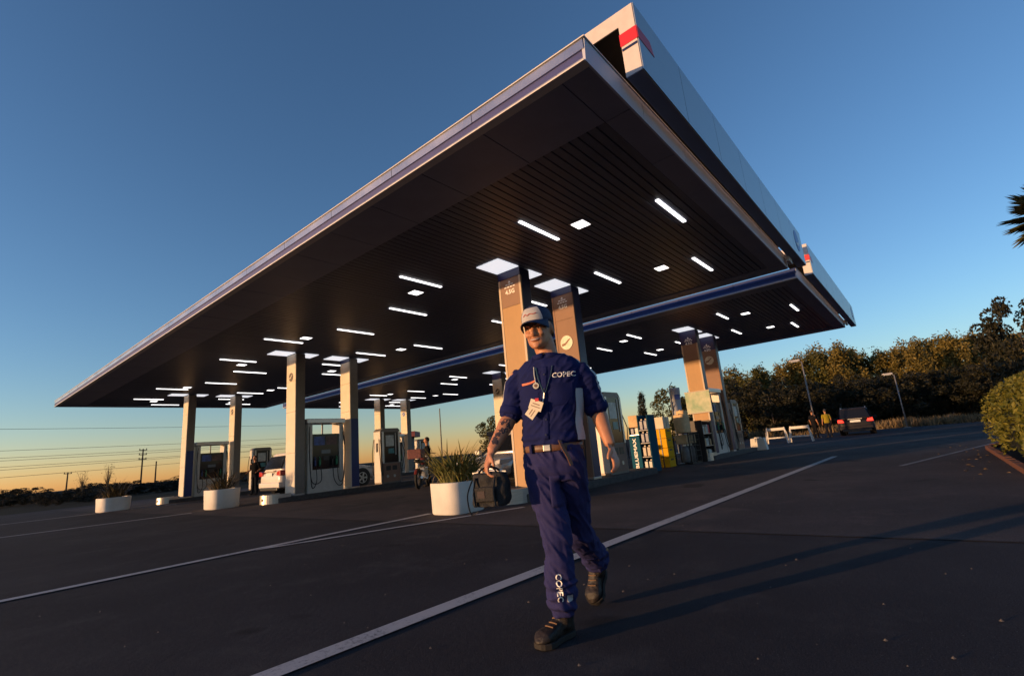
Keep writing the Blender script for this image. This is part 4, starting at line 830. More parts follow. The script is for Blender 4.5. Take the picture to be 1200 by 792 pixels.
# --- skin body, one surface from head to ankles
b = MB()
loft(b, [(fr(z), Lv * w, F * d) for z, w, d in ((.84, .13, .09), (.95, .135, .09), (1.1, .14, .095), (1.25, .165, .10), (1.36, .155, .085), (1.42, .10, .07))], 20)
limb(b, [hipR, knR, anR, anR - UP * .06], [.07, .05, .036, .04]); limb(b, [hipL, knL, anL], [.07, .05, .036])
def mixp(a, c, t): return a.lerp(c, t)
for s, e_, w_ in ((shR, elR, wrR), (shL, elL, wrL)):
    limb(b, [s, mixp(s, e_, .5), e_, mixp(e_, w_, .25), mixp(e_, w_, .6), w_], [.05, .046, .042, .044, .036, (.028, .023)])
nb = fr(1.40); limb(b, [nb + UP * .0, nb + UP * .05 - F * .0, hp(0, .025, .05)], [.068, .060, .062])
rs = []
for z, hw, fy, by in ((-.004, .020, -.078, -.045), (.004, .036, -.090, -.02), (.022, .051, -.096, .01), (.05, .0625, -.094, .055), (.085, .070, -.092, .085), (.115, .0735, -.090, .097), (.15, .0755, -.092, .10), (.19, .071, -.080, .09), (.22, .050, -.052, .06), (.236, .018, -.015, .02)):
    rs.append([hp(x, y, z) for x, y in sup(0, (fy + by) / 2, hw, (by - fy) / 2, 2.35, 24)])
b.rings(rs)
def ell(mb, c, r, rot=None): 
    k = len(mb.v); mb.ball((0, 0, 0), r, 14, 10)
    for i in range(k, len(mb.v)):
        v = Vector(mb.v[i]); v = (rot @ v) if rot else v; q = hp(c[0] + v.x, c[1] + v.y, c[2] + v.z); mb.v[i] = tuple(q)
limb(b, [hp(0, -.088, .120), hp(0, -.098, .100), hp(0, -.112, .080), hp(0, -.106, .070)], [.010, .0115, .014, .012])
for s in (-1, 1):
    ell(b, (s * .012, -.100, .072), (.009, .010, .008)); ell(b, (s * .034, -.080, .078), (.024, .018, .020)); ell(b, (s * .076, .012, .098), (.010, .020, .032), Matrix.Rotation(R(s * 18), 3, 'Z')); ell(b, (s * .032, -.088, .132), (.024, .010, .009))
ell(b, (0, -.094, .052), (.022, .009, .0065)); ell(b, (0, -.092, .038), (.020, .009, .007)); ell(b, (0, -.086, .010), (.022, .016, .016))
# hands
hd = (wrR - elR).normalized(); HRd = (hd * .75 + Vector((-.08, -.12, -.62))).normalized(); hand(b, wrR + HRd * .015, HRd, Vector((.80, -.15, -.3)), Vector((.25, -.9, .1)), (.45, .75, .6))
hd = (wrL - elL).normalized(); HLd = (hd + Vector((.0, -.06, -.2))).normalized(); hand(b, wrL + HLd * .015, HLd, Vector((-.75, -.55, 0)), Vector((-.5, -.85, 0)), (.3, .4, .3))
bm = remesh(b, .0052, 3); body = link('body', bm, M_SKIN, MAN)
M_INK = mat('tattoo_ink', (.045, .03, .035), .55)
BV0 = bvh_of(bm); fa = (wrR - elR); inkr = random.Random(8); ik = MB(); fd = Vector((0, 1, 0))
for k in range(16):
    c = elR + fa * inkr.uniform(.12, .80) + fa.cross(fd).normalized() * inkr.uniform(-.022, .022); a = inkr.uniform(0, 6.28); st = [drape(BV0, c + Vector((math.cos(a + u) * .011 * (1 + .4 * math.sin(3 * u)), 0, math.sin(a + u) * .013)), fd, .0012) for u in [2 * math.pi * q / 8 for q in range(8)]]
    if None not in st: ik.add(st, [tuple(range(8))])
ik.build('tattoo', M_INK, body)
# --- face pieces
M_EYE = mat('eye_white', (.55, .5, .45), .3); M_IRIS = mat('iris', (.02, .014, .01), .2); M_LIP = mat('lip', (.26, .085, .06), .5); M_TEETH = mat('teeth', (.62, .56, .5), .35)
bbv = bvh_of(bm); HF = HROT @ Vector((0, 1, 0)); HX = HROT @ Vector((1, 0, 0)); HZ = HROT @ Vector((0, 0, 1))
for s in (-1, 1):
    c = drape(bbv, hp(s * .031, -.09, .108), HF, -.004); o = MB()
    e0 = len(o.v); o.ball((0, 0, 0), (.0115, .006, .0042), 12, 8); o.v = [tuple(c + HX * v[0] + HF * v[1] + HZ * v[2]) for v in o.v]; eye = o.build('eye', M_EYE, body, smooth=True)
    o = MB().ball((0, 0, 0), (.0045, .003, .0042), 10, 6); o.v = [tuple(c - HF * .0045 - HX * .001 + HX * v[0] + HF * v[1] + HZ * v[2]) for v in o.v]; o.build('iris', M_IRIS, body)
    pts = [drape(bbv, hp(s * (.014 + .034 * t), -.09, .126 + .008 * math.sin(t * 2.4) - .004 * t), HF, .001) for t in (0, .25, .5, .75, 1)]; MB().tube(pts, [.003, .0042, .004, .0034, .002], 6).build('eyebrow', M_HAIR, body)
    pts = [drape(bbv, hp(s * (.014 + .033 * t), -.09, .112 + .004 * math.sin(t * 3.1)), HF, .0005) for t in (0, .25, .5, .75, 1)]; MB().tube(pts, .0022, 6).build('eyelid', M_SKIN, body)
    pts = [drape(bbv, hp(s * .018, -.1, .066), HF, .0003), drape(bbv, hp(s * .030, -.1, .054), HF, .0003), drape(bbv, hp(s * .034, -.1, .040), HF, .0003)]; MB().tube(smooth_path(pts, 4), .0013, 5).build('smile_line', M_LIP, body)
mouth = [drape(bbv, hp(x, -.1, .0455 + 5.0 * x * x), HF, .0012) for x in (-.026, -.018, -.009, 0, .009, .018, .026)]
MB().tube(mouth, [.001, .0025, .0036, .004, .0036, .0025, .001], 6).build('teeth', M_TEETH, body); MB().tube([p - HZ * .006 for p in mouth], [.001, .003, .0042, .0048, .0042, .003, .001], 6).build('lip', M_LIP, body); MB().tube([p + HZ * .0045 for p in mouth], [.001, .0022, .003, .003, .003, .0022, .001], 6).build('lip', M_LIP, body)
# hair below the cap
h_ = MB(); rs = []
for z, hw, fy, by in ((.06, .062, .03, .094), (.085, .0735, .004, .098), (.115, .078, -.012, .1035), (.16, .0785, -.03, .1055)):
    rs.append([hp(x, y, z) for x, y in sup(0, (fy + by) / 2, hw, (by - fy) / 2, 2.4, 26)])
h_.rings(rs).build('hair', M_HAIR, body, smooth=True)
# --- cap
cap = MB(); rs = []
for z, k in ((.142, 1.0), (.165, 1.0), (.19, .97), (.212, .88), (.232, .70), (.246, .42), (.251, .10)):
    rs.append([hp(x, y, z) for x, y in sup(0, .005, .0845 * k, .106 * k, 2.25, 36)])
capo = cap.rings(rs).build('cap', M_CAPN, MAN, smooth=True)
def capsurf(az, z, off):
    zs = [(.142, 1.0), (.165, 1.0), (.19, .97), (.212, .88), (.232, .70), (.246, .42)]
    for (z0, k0), (z1, k1) in zip(zs, zs[1:]):
        if z <= z1: k = k0 + (k1 - k0) * (z - z0) / (z1 - z0); break
    e = 2 / 2.25; c, s = math.cos(az), math.sin(az); return hp((.0845 * k + off) * math.copysign(abs(c) ** e, c), .005 + (.106 * k + off) * math.copysign(abs(s) ** e, s), z + off * .4)
fp = MB(); rs = []
for i in range(9):
    z = .150 + .078 * i / 8; sp = .78 * (1 - .25 * (i / 8) ** 2); q = [capsurf(-math.pi / 2 + sp * (j / 6 - 1), z, .0025) for j in range(13)]; rs.append(q)
fp.rings(rs, closed=False, cap=False); fpo = fp.build('front_panel', M_CAPW, capo, smooth=True)
mk = smooth_path([capsurf(-math.pi / 2 + a, z, .0042) for a, z in ((-.45, .180), (-.3, .192), (-.15, .183), (0, .190), (.2, .186), (.4, .189))], 4); MB().tube(mk, .0022, 5).build('script_mark', mat('red_thread', (.5, .06, .05), .7), capo)
br = MB(); top, bot = [], []
for i in range(9):
    t = i / 8; r_ = []
    for j in range(17):
        q = j / 8 - 1; az = -math.pi / 2 + q * 1.15; p0 = Vector((.083 * math.cos(az), .005 + .105 * math.sin(az), .150)); ext = .078 * (1 - abs(q) ** 2.6); p1 = p0 + Vector((0, -ext, -.004 - .012 * t - .022 * q * q)) ; r_.append(p0.lerp(p1, t) - Vector((0, 0, .014 * q * q * t)))
    top.append(r_)
brv = MB(); brv.rings([[hp(*p) for p in r_] for r_ in top], closed=False, cap=False); bro = brv.build('brim', M_CAPN, capo, smooth=True); so_ = bro.modifiers.new('thickness', 'SOLIDIFY'); so_.thickness = .004
MB().ball(tuple(hp(0, .005, .253)), .006, 8, 6).build('button', M_CAPN, capo)
# --- shirt
def fold_shirt(p):
    a = noise.noise(Vector((p.x * 7, p.y * 7, p.z * 11 + p.x * 9))) * .006; q = noise.noise(Vector((p.x * 14 + 5, p.y * 14, p.z * 26 - p.x * 20))); a += (1 - abs(q) * 3 if abs(q) < .33 else 0) * .006
    if p.z < 1.06: a += .007 * math.sin(p.z * 95 + 9 * p.x + 3 * noise.noise(p * 8)) * (1.06 - p.z) / .12
    return a
sb = MB()
loft(sb, [(fr(z), Lv * w, F * d) for z, w, d in ((.955, .158, .116), (.975, .168, .126), (1.02, .164, .122), (1.10, .163, .120), (1.20, .174, .126), (1.29, .183, .126), (1.355, .186, .113), (1.398, .174, .096), (1.424, .142, .086), (1.442, .098, .078), (1.450, .075, .07))], 28, 2.3, False)
for s, e_ in ((shR, elR), (shL, elL)):
    d = (e_ - s).normalized(); io = (Lv if s is shL else -Lv); limb(sb, [s - io * .03 - UP * .030, s - UP * .012 + io * .002, s + d * .05 + io * .006, mixp(s, e_, .45), mixp(s, e_, .78), e_ + d * .005], [.048, .056, .061, .062, .060, .061], 18, 1.0, F)
sm = remesh(sb, .0062, 14, fold_shirt); shirt = link('shirt', sm, M_SHIRT, MAN); SV = bvh_of(sm)
for s, e_, w_ in ((shR, elR, wrR), (shL, elL, wrL)):
    d = (e_ - s).normalized(); c = e_ - d * .012; a = d.orthogonal().normalized(); b2 = d.cross(a); mb = MB()
    mb.rings([[c + d * dz + (a * math.cos(u) + b2 * math.sin(u)) * rr * (1 + .02 * math.sin(3 * u)) for u in [2 * math.pi * k / 24 for k in range(24)]] for dz, rr in ((-.034, .063), (-.026, .068), (-.004, .0685), (.012, .065), (.010, .054))]); mb.build('rolled_cuff', M_SHIRT, shirt, smooth=True)
# collar
nk = fr(1.414)
for s in (-1, 1):
    mb = MB(); rs = []
    for i in range(11):
        t = i / 10; az = math.pi * (1.0 - t) if s < 0 else math.pi * (1.0 - t); u = az * .97; side = Lv * s * math.sin(u); fb = -F * math.cos(u - math.pi) * 1
        dirv = (Lv * s * math.sin(u) + F * (-math.cos(u))); inner = nk + dirv * (.068 + .006 * t) + UP * (.045 - .040 * t * t); outer = nk + dirv * (.092 + .016 * t) + UP * (.012 - .052 * t * t); mid = (inner + outer) / 2 + dirv * .010 + UP * .010; rs.append([inner, mid, outer])
    mb.rings(rs, closed=False, cap=False); o = mb.build('collar', M_SHIRT, shirt, smooth=True); so_ = o.modifiers.new('thickness', 'SOLIDIFY'); so_.thickness = .004
mdl = lambda z, off=0.: fr(z) + F * .2 + Lv * off
ribbon(SV, [mdl(z, -.0) for z in (1.375, 1.28, 1.18, 1.08, .985)], Lv * .016, -F, .003).build('placket', M_SHIRT, shirt, smooth=True)
for z in (1.33, 1.25, 1.17, 1.09, 1.01):
    p = drape(SV, mdl(z), -F, .005); MB().cyl(p, p + F * .003, .005, n=10).build('button', M_CAPN, shirt)
for sg in (-1, 1):
    pk = MB(); rs = []
    for i in range(6):
        z = 1.275 - .115 * i / 5; rs.append([drape(SV, mdl(z, sg * .09 + .055 * (j / 5 - .5) * 2), -F, .0028) for j in range(6)])
    pk.rings(rs, closed=False, cap=False); o = pk.build('chest_pocket', M_SHIRT, shirt, smooth=True)
ribbon(SV, [mdl(1.283 + .008, -.135), mdl(1.292, -.09), mdl(1.302, -.05)], UP * .006, -F, .004).build('pocket_piping', M_ORANGE, shirt)
me = text_mesh('COPEC', .038, 0, bold=.0004, cuts=5); me.materials.clear()
for v in me.vertices: v.co = drape(SV, mdl(1.318 + v.co.y, .104 + v.co.x), -F, .0065) or v.co
link('lettering', me, M_LETTER, shirt)
# grey shoulder piping and side panel
for s, e_, sg in ((shR, elR, -1), (shL, elL, 1)):
    d0 = (-UP - Lv * sg * .2).normalized(); p = [nk + Lv * sg * .075 + UP * .06 - F * .01, nk.lerp(s, .6) + UP * .12, s + UP * .1 + Lv * sg * .01]; ribbon(SV, p, F * .011, d0, .0025).build('shoulder_piping', M_GREYC, shirt, smooth=True)
    out = (Lv * sg + F * .25).normalized(); ribbon(SV, [s + out * .1 + UP * .02, mixp(s, e_, .4) + out * .1, mixp(s, e_, .86) + out * .1], (F - Lv * sg * .25).normalized() * .010, -out, .0025).build('sleeve_piping', M_GREYC, shirt, smooth=True)
tb0 = MB(); loft(tb0, [(fr(z), Lv * w, F * d) for z, w, d in ((.94, .158, .116), (.975, .174, .132), (1.02, .170, .128), (1.10, .169, .126), (1.20, .180, .132), (1.29, .190, .132), (1.35, .19, .118))], 40, 2.4, False); TBV = bvh_of(tb0.mesh('torso_probe'))
mb = MB(); rs = []
for i in range(13):
    z = 1.24 - .27 * i / 12; r_ = []
    for j in range(9):
        a = R(8 - 46 * (j / 8)); dv = (Lv * math.cos(a) - F * math.sin(a) * 0 + F * math.sin(-a) * .0 + F * (math.sin(R(22) + a))).normalized(); r_.append(drape(TBV, fr(z) + dv * .25, -dv, .006 + .004 * math.sin(z * 40 + j)))
    rs.append(r_)
mb.rings(rs, closed=False, cap=False); mb.build('side_panel', M_GREYC, shirt, smooth=True)
# --- trousers
def fold_tr(p):
    a = noise.noise(Vector((p.x * 6, p.y * 6, p.z * 8 + p.x * 6))) * .010; q = noise.noise(Vector((p.x * 12, p.y * 12 + 7, p.z * 16 + p.x * 18))); a += (1 - abs(q) * 3 if abs(q) < .33 else 0) * .009
    if p.z < .30: a += .006 * math.sin(p.z * 120 + 12 * p.x + 4 * noise.noise(p * 9))
    return a
tb = MB()
loft(tb, [(fr(z) - (F * .01 if z < .8 else F * 0), Lv * w, F * d) for z, w, d in ((.95, .152, .112), (.93, .155, .116), (.88, .166, .126), (.82, .162, .123), (.77, .143, .108))], 26, 2.3, False)
ctrR, ctrL = mixp(hipR, knR, .5), mixp(hipL, knL, .5)
limb(tb, [hipR + Vector((.006, 0, -.02)), ctrR, knR, mixp(knR, anR, .45), mixp(knR, anR, .85), anR + UP * .045], [(.092, .106), (.086, .096), (.074, .078), (.072, .079), (.070, .079), (.071, .082)])
limb(tb, [hipL + Vector((-.006, 0, -.02)), ctrL, knL, mixp(knL, anL, .45), mixp(knL, anL, .85), mixp(knL, anL, .97)], [(.092, .106), (.087, .096), (.074, .078), (.070, .077), (.070, .078), (.071, .079)])
tm = remesh(tb, .0062, 5, fold_tr); trs = link('trousers', tm, M_TROUS, MAN); TV = bvh_of(tm)
pk = MB(); rs = []
for i in range(9):
    z = .80 - .155 * i / 8; rs.append([drape(TV, Vector((.055 + .030 * (j / 5 - .5) * 2 - .0, -.5, z)), (0, 1, 0), .005) for j in range(6)])
pk.rings(rs, closed=False, cap=False); o = pk.build('thigh_pocket', M_TROUS, trs, smooth=True); so_ = o.modifiers.new('thickness', 'SOLIDIFY'); so_.thickness = .004
for z in (.775, .742, .708): ribbon(TV, [(.030, -.5, z), (.055, -.5, z), (.08, -.5, z)], UP * .0035, (0, 1, 0), .0065).build('pocket_stitch', M_TROUS, trs)
me = text_mesh('COPEC', .042, 0, bold=.0009, cuts=4); me.materials.clear()
for v in me.vertices: v.co = drape(TV, Vector((.022 + v.co.y, -.5, .262 - v.co.x)), (0, 1, 0), .0065) or v.co
link('lettering', me, M_LETTER, trs)
ribbon(TV, [(.058, -.5, .205), (.075, -.5, .203), (.088, -.5, .205)], UP * .016, (0, 1, 0), .004).build('reflective_tab', M_GREYC, trs)
# --- belt
mb = MB(); rs = []
for k in range(48):
    u = 2 * math.pi * k / 48; dv = Lv * math.cos(u) + F * math.sin(u); q = fr(.942) + dv * (0.161 if abs(math.cos(u)) > .99 else 1 / math.sqrt((math.cos(u) / .1625) ** 2 + (math.sin(u) / .123) ** 2)); rs.append([q - UP * .019, q + dv * .004 - UP * .016, q + dv * .004 + UP * .016, q + UP * .019])
mb.rings(rs + [rs[0]], closed=True, cap=False); belt = mb.build('belt', M_BELT, MAN, smooth=True)
bc = fr(.942) + F * .129; MB().obox(bc, Lv * .020, F * .003, UP * .017).build('buckle', M_STEEL, belt, bevel=.003); 
for k in (-.09, .08): MB().obox(fr(.942) + Lv * k + F * (.117), Lv * .007, F * .012, UP * .024).build('belt_loop', M_TROUS, belt, bevel=.003)
p0 = fr(.945) + Lv * .072 + F * .122; MB().tube(smooth_path([p0 + UP * .03, p0 + Lv * .016 + F * .012 - UP * .01, p0 + Lv * .034 + F * .008 - UP * .05, p0 + Lv * .05 + F * .006 - UP * .10], 4), .013, 8, .35).build('hanging_strap', M_BELT, belt)
# --- boots
def boot(heel, toe, up, ank):
    heel, toe, up = Vector(heel), Vector(toe), Vector(up).normalized(); d = (toe - heel); L = d.length; d = d.normalized(); s = d.cross(up).normalized(); up = s.cross(d).normalized(); mb = MB()
    prof = ((.02, .030, .045, .060), (.10, .038, .062, .085), (.25, .042, .074, .092), (.42, .038, .060, .078), (.58, .043, .044, .058), (.72, .053, .040, .046), (.86, .051, .036, .038), (.96, .034, .022, .028), (1.0, .018, .012, .016))
    loft(mb, [(heel + d * L * t + up * (.024 + zc * .55), s * w, up * zc * .75) for t, w, zc, _ in prof], 18, 2.7)
    c = heel + d * L * .22 + up * .06; limb(mb, [c, c.lerp(ank, .6), ank + (ank - c).normalized() * .055], [(.050, .066), (.053, .064), (.060, .068)])
    bmesh_ = remesh(mb, .005, 4, lambda p: .002 * noise.noise(p * 40)); o = link('boot', bmesh_, M_BOOT, MAN); bv = bvh_of(bmesh_)
    so = MB(); so.rings([[heel + d * L * t + s * w * k * q + up * z for q, z in ((-1, 0), (1, 0), (1, .027), (-1, .027))] for t, w, k in [(p[0], p[1], 1.12) for p in prof]]); so.build('sole', M_SOLE, o, bevel=.004)
    for k in range(9): so_c = heel + d * L * (.08 + k * .092); MB().obox(so_c + up * .002, d * .006, s * .032, up * .006).build('tread', M_SOLE, o)
    for i in range(6):
        t = .38 + .055 * i * (1 if i < 3 else .6); z = .2 - i * .012
        base = heel + d * L * (.60 - .062 * i) + up * (.085 + .022 * i); pts = [drape(bv, base + s * q * .026 + d * .12 + up * .10 * (1 if i < 4 else .4), (-d - up * (1 if i < 4 else .3)), .002) for q in (-1, -.5, 0, .5, 1)]
        pts = [p for p in pts if p is not None]
        if len(pts) > 3 and max((pts[k] - pts[k + 1]).length for k in range(len(pts) - 1)) < .03: MB().tube(pts, .0035, 5).build('lace', mat('tan_lace', (.16, .085, .04), .7), o)
    cc = ank + (ank - c).normalized() * .045; n_ = (ank - c).normalized(); a = s; b2 = n_.cross(a).normalized(); mb = MB()
    mb.rings([[cc + n_ * dz + (a * math.cos(u) * .056 + b2 * math.sin(u) * .062) * k for u in [2 * math.pi * q / 20 for q in range(20)]] for dz, k in ((-.014, 1.0), (-.008, 1.07), (.008, 1.07), (.016, .98))]); mb.build('padded_collar', mat('tan_collar', (.22, .11, .045), .6), o, smooth=True)
    return o
boot((.072, .048, .004), (-.108, -.132, .004), UP, anR)
boot((.335, .575, .165), (.248, .438, .008), Vector((-.45, -.55, .70)), anL)
# --- lanyard, reel, cards
cordp = [nk + Lv * -.06 + UP * .0, fr(1.38) - Lv * .062 + F * .2, fr(1.33) - Lv * .055 + F * .2, fr(1.285) - Lv * .045 + F * .2]
mb = MB().tube([q for q in (drape(SV, p, -F, .006) for p in smooth_path(cordp[1:], 5)) if q], .0035, 6); lan = mb.build('lanyard', M_CORD, MAN)
p = drape(SV, cordp[3] - UP * .012, -F, .006); MB().cyl(p, p + F * .010, .017, n=18).build('badge_reel', M_CORD, lan); MB().cyl(p + F * .0105, p + F * .012, .009, n=14).build('reel_cap', M_BELT, lan)
for pts in ([fr(1.375) + Lv * .045 + F * .2, fr(1.30) + Lv * .030 + F * .2, fr(1.23) + Lv * .006 + F * .2], [fr(1.375) - Lv * .05 + F * .2, fr(1.30) - Lv * .028 + F * .2, fr(1.23) - Lv * .002 + F * .2]):
    MB().tube([drape(SV, q, -F, .006) for q in smooth_path(pts, 5)], .0042, 6, .4).build('lanyard_ribbon', mat('teal_ribbon', (.02, .07, .11), .6), lan)
q0 = drape(SV, fr(1.20) - Lv * .004 + F * .2, -F, .012); MB().tube([drape(SV, fr(1.23) + F * .2, -F, .007), q0, drape(SV, fr(1.175) - Lv * .014 + F * .2, -F, .014)], .004, 6).build('clip', M_STEEL, lan)
cx = fr(1.155) - Lv * .045 + F * .158
for i, (dx_, dz_, a, w_, h_) in enumerate(((.004, .012, -24, .036, .026), (-.022, -.022, 48, .032, .026))):
    ax = orot(Lv, F, R(a)); az = F.cross(ax).normalized(); c = cx + Lv * dx_ + UP * dz_ + F * (.004 * (1 - i)); cd = MB().obox(c, ax * w_, F * .0016, az * h_).build('card', M_CARD2, lan); MB().obox(c + F * .002 + az * .006, ax * w_ * .55, F * .0004, az * h_ * .1).build('card_line', M_BROWN, cd); MB().obox(c + F * .002 - az * .008, ax * w_ * .7, F * .0004, az * h_ * .08).build('card_line', M_BROWN, cd)
MB().obox(cx + Lv * .012 + UP * .040 + F * .003, Lv * .010, F * .003, UP * .008).build('red_tag', M_RED, lan)
# --- bag in his right hand
man_m = Matrix.Translation(MAN.location) @ Matrix.Rotation(MAN.rotation_euler.z, 4, 'Z'); hc = wrR + HRd * .095
bag = thing('bag', man_m @ Vector((hc.x + .012, hc.y - .005, hc.z - .198)), MAN.rotation_euler.z + R(-20), 'black soft tool bag with worn straps held in the attendant\'s right hand', 'bag')
M_BAGB = mat('black_bag_cloth', (.007, .007, .009), .75, var=.3, vscale=14, bump=.35, bscale=90); bb_ = MB(); rs = []
for i in range(9):
    v = i / 8; k = 1 - .10 * (2 * v - 1) ** 4; rs.append([(x, y, .005 + v * .165) for x, y in sup(0.008 * math.sin(v * 3), 0, .105 * k * (1 - .08 * v), .055 * (1 - .35 * v), 3.2, 28)])
bb_.rings(rs); bo = link('bag_body', remesh(bb_, .006, 4, lambda p: .007 * noise.noise(p * 16) + .004 * noise.noise(p * 40)), M_BAGB, bag)
MB().box(-.07, .045, -.066, -.05, .03, .105).build('front_pocket', M_BAGB, bag, bevel=.012, seg=3); MB().box(-.095, .095, -.006, .006, .168, .176).build('zip', M_STEEL, bag)
for s in (-1, 1): MB().tube(smooth_path([(-.055, s * .03, .15), (-.04, s * .02, .185), (0, s * .006, .200), (.04, s * .02, .185), (.055, s * .03, .15)], 5), .008, 6, .6).build('handle', M_BAGB, bag)
for xx in (-.06, .05): MB().tube(smooth_path([(xx, -.062, .01), (xx - .006, -.064, .08), (xx, -.045, .15)], 4), .009, 6, .4).build('strap', mat('grey_strap', (.03, .028, .027), .7), bag)
MB().tube(smooth_path([(-.10, 0, .14), (-.125, -.02, .06), (-.105, -.03, -.03), (-.07, -.02, -.02)], 5), .006, 6, .5).build('loose_strap', mat('grey_strap', (.03, .028, .027), .7), bag)
MB().box(-.045, -.005, -.0685, -.0665, .05, .085).build('patch', mat('dull_red_patch', (.035, .02, .022), .7), bag)

# --- small background people
def bystander(loc, rz, h, top, bot, hairm, label, arm=0.):
    t = thing('person', loc, rz, label, 'person'); k = h / 1.75; V = lambda x, y, z: Vector((x, y, z)) * k; X, Y = Vector((1, 0, 0)), Vector((0, -1, 0)); b = MB()
    loft(b, [(V(0, 0, z), X * w * k, Y * d * k) for z, w, d in ((.85, .12, .09), (1.1, .13, .09), (1.3, .15, .09), (1.42, .09, .06))], 14); limb(b, [V(0, 0, 1.40), V(0, -.01, 1.53)], [.05 * k, .05 * k])
    for z0, z1, w in ((0, 0, 0),): b.ball(tuple(V(0, -.015, 1.63)), (.075 * k, .095 * k, .115 * k), 14, 10); b.ball(tuple(V(0, -.115, 1.61)), (.014 * k, .02 * k, .02 * k), 8, 6)
    for s in (-1, 1):
        e_ = V(s * .24, .02, 1.12); w_ = V(s * .25, -.06 - arm * .2, .90 + arm * .25); limb(b, [V(s * .17, 0, 1.38), e_, w_], [.045 * k, .04 * k, .028 * k]); hand(b, w_, (w_ - e_), Vector((-s, 0, 0)), Vector((0, -1, 0)), scale=k)
        limb(b, [V(s * .08, 0, .88), V(s * .10, -.03 * s, .48), V(s * .11, .02 * s, .08)], [.07 * k, .05 * k, .04 * k])
    body_ = link('body', remesh(b, .009, 2), M_SKIN, t); sh = MB(); loft(sh, [(V(0, 0, z), X * w * k, Y * d * k) for z, w, d in ((.88, .165, .12), (1.1, .16, .115), (1.3, .185, .12), (1.4, .13, .09), (1.44, .07, .065))], 18, 2.3, False)
    for s in (-1, 1): limb(sh, [V(s * .15, 0, 1.38), V(s * .18, .0, 1.36), V(s * .235, .02, 1.16)], [.06 * k, .062 * k, .058 * k])
    link('shirt', remesh(sh, .011, 3, lambda p: .006 * noise.noise(p * 12)), top, t); tr = MB(); loft(tr, [(V(0, 0, z), X * w * k, Y * d * k) for z, w, d in ((.92, .15, .11), (.85, .165, .12), (.78, .15, .11))], 18, 2.3, False)
    for s in (-1, 1): limb(tr, [V(s * .08, 0, .86), V(s * .10, -.03 * s, .48), V(s * .11, .02 * s, .10)], [.09 * k, .07 * k, .062 * k])
    link('trousers', remesh(tr, .011, 3, lambda p: .007 * noise.noise(p * 11)), bot, t)
    for s in (-1, 1):
        q = MB(); loft(q, [(V(s * .11, .06 + .02 * s, .05), X * .04 * k, UP * .045 * k), (V(s * .11, -.02, .05), X * .045 * k, UP * .045 * k), (V(s * .115, -.14, .035), X * .048 * k, UP * .03 * k), (V(s * .115, -.19, .03), X * .03 * k, UP * .018 * k)], 12); q.build('shoe', M_BOOT, t, smooth=True)
    hh = MB(); hh.ball(tuple(V(0, .008, 1.66)), (.082 * k, .098 * k, .10 * k), 14, 8); hh.build('hair', hairm, body_, smooth=True); return t
M_YSH = mat('yellow_shirt', (.30, .22, .02), .95, spec=.1); M_DKC = mat('dark_clothes', (.008, .008, .010), .95, spec=.1); M_JEAN = mat('dark_jeans', (.010, .012, .02), .95, spec=.1)
bystander((35.2, 4.75, .0), R(120), 1.68, M_YSH, M_JEAN, M_HAIR, 'far person in a yellow shirt standing left of the dark SUV')
bystander((35.8, 5.55, .0), R(60), 1.72, M_DKC, M_DKC, M_HAIR, 'far person in dark clothes left of the yellow-shirted person')
bystander((9.9, 23.5, .004), R(-60), 1.70, M_DKC, M_JEAN, M_HAIR, 'person in dark clothes standing left of the white SUV', .5)
bystander((11.3, 13.35, .004), R(-120), 1.62, M_DKC, M_DKC, M_HAIR, 'person in dark clothes behind the large planter, beside the motorbike', 1.0)
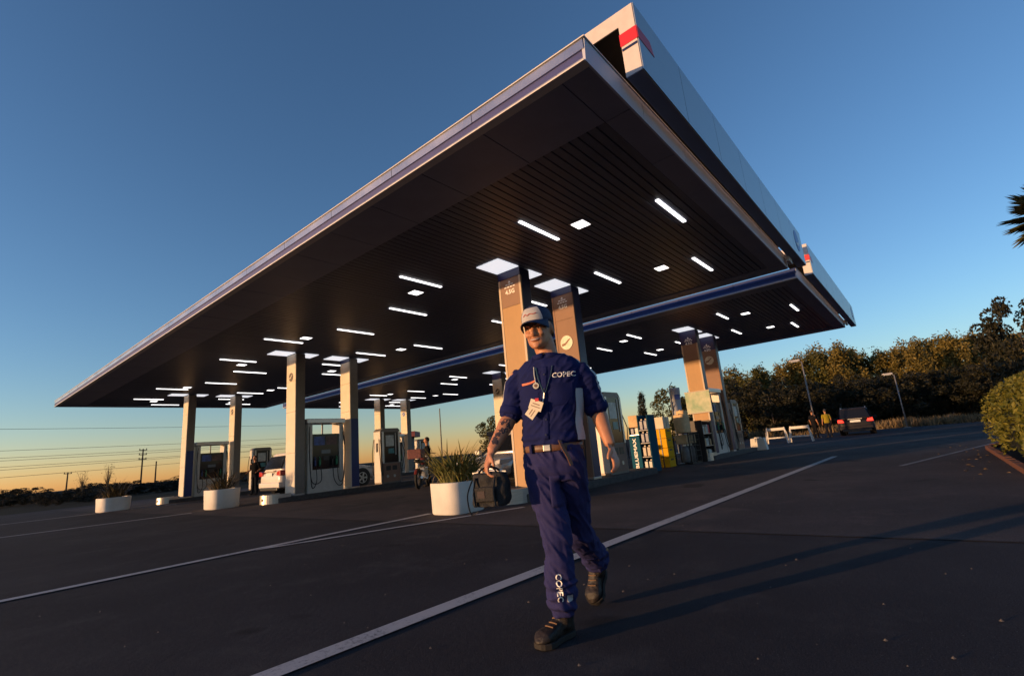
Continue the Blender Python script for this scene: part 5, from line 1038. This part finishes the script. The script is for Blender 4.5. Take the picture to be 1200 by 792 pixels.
# --- motorbike partly hidden by the planter
t = thing('motorbike', (10.75, 12.95, .004), R(35), 'red motorbike with crate rack parked behind the large planter', 'motorbike'); M_RDP = mat('bike_red', (.16, .025, .022), .35, var=.1)
for xx in (-.62, .62):
    n = 24; wl = MB().rings([[(xx + (.25 + .055 * math.cos(v)) * math.cos(2 * math.pi * i / n), .045 * math.sin(v), .305 + (.25 + .055 * math.cos(v)) * math.sin(2 * math.pi * i / n)) for v in [2 * math.pi * q / 8 for q in range(8)]] for i in range(n + 1)], cap=False).build('wheel', M_TYRE, t, smooth=True)
    sp = MB()
    for k in range(10): u = 2 * math.pi * k / 10; sp.cyl((xx, 0, .305), (xx + .22 * math.cos(u), 0, .305 + .22 * math.sin(u)), .005, n=4)
    sp.build('spokes', M_RIM, wl)
    MB().tube([(xx + .32 * math.cos(a), 0, .305 + .32 * math.sin(a)) for a in [R(30 + 12 * i) for i in range(11)]], .05, 8, .3).build('mudguard', M_RDP, t)
tk = MB(); loft(tk, [(Vector((-.02, 0, .80)), Vector((0, .07, 0)), Vector((0, 0, .07))), (Vector((.15, 0, .86)), Vector((0, .13, 0)), Vector((0, 0, .12))), (Vector((.36, 0, .88)), Vector((0, .10, 0)), Vector((0, 0, .10)))], 16); tk.build('tank', M_RDP, t, smooth=True)
se = MB(); loft(se, [(Vector((-.70, 0, .86)), Vector((0, .10, 0)), Vector((0, 0, .05))), (Vector((-.3, 0, .82)), Vector((0, .13, 0)), Vector((0, 0, .05))), (Vector((0, 0, .82)), Vector((0, .09, 0)), Vector((0, 0, .05)))], 14); se.build('seat', M_BLACK, t, smooth=True)
MB().box(-.16, .22, -.12, .12, .32, .66).build('engine', M_STEEL, t, bevel=.04); MB().tube([(.1, -.13, .4), (-.2, -.16, .28), (-.8, -.17, .36)], [.025, .03, .045], 8).build('exhaust', M_STEEL, t)
for s in (-1, 1): MB().cyl((.62, s * .08, .305), (.42, s * .08, .98), .022, n=8).build('fork', M_STEEL, t)
MB().tube([(.30, -.36, 1.05), (.40, -.2, 1.08), (.44, 0, 1.02), (.40, .2, 1.08), (.30, .36, 1.05)], .014, 8).build('handlebar', M_BLACK, t); MB().ball((.52, 0, .92), (.07, .09, .09), 12, 8).build('head_lamp', M_HEAD, t, smooth=True); MB().tube([(-.6, 0, .305), (-.25, 0, .5), (.1, 0, .7), (.42, 0, .95)], .025, 8).build('frame', M_BLACK, t)
MB().box(-.95, -.50, -.22, .22, .93, 1.22).build('crate_rack', mat('crate_red', (.15, .045, .04), .6, var=.3, vscale=18), t, bevel=.02)
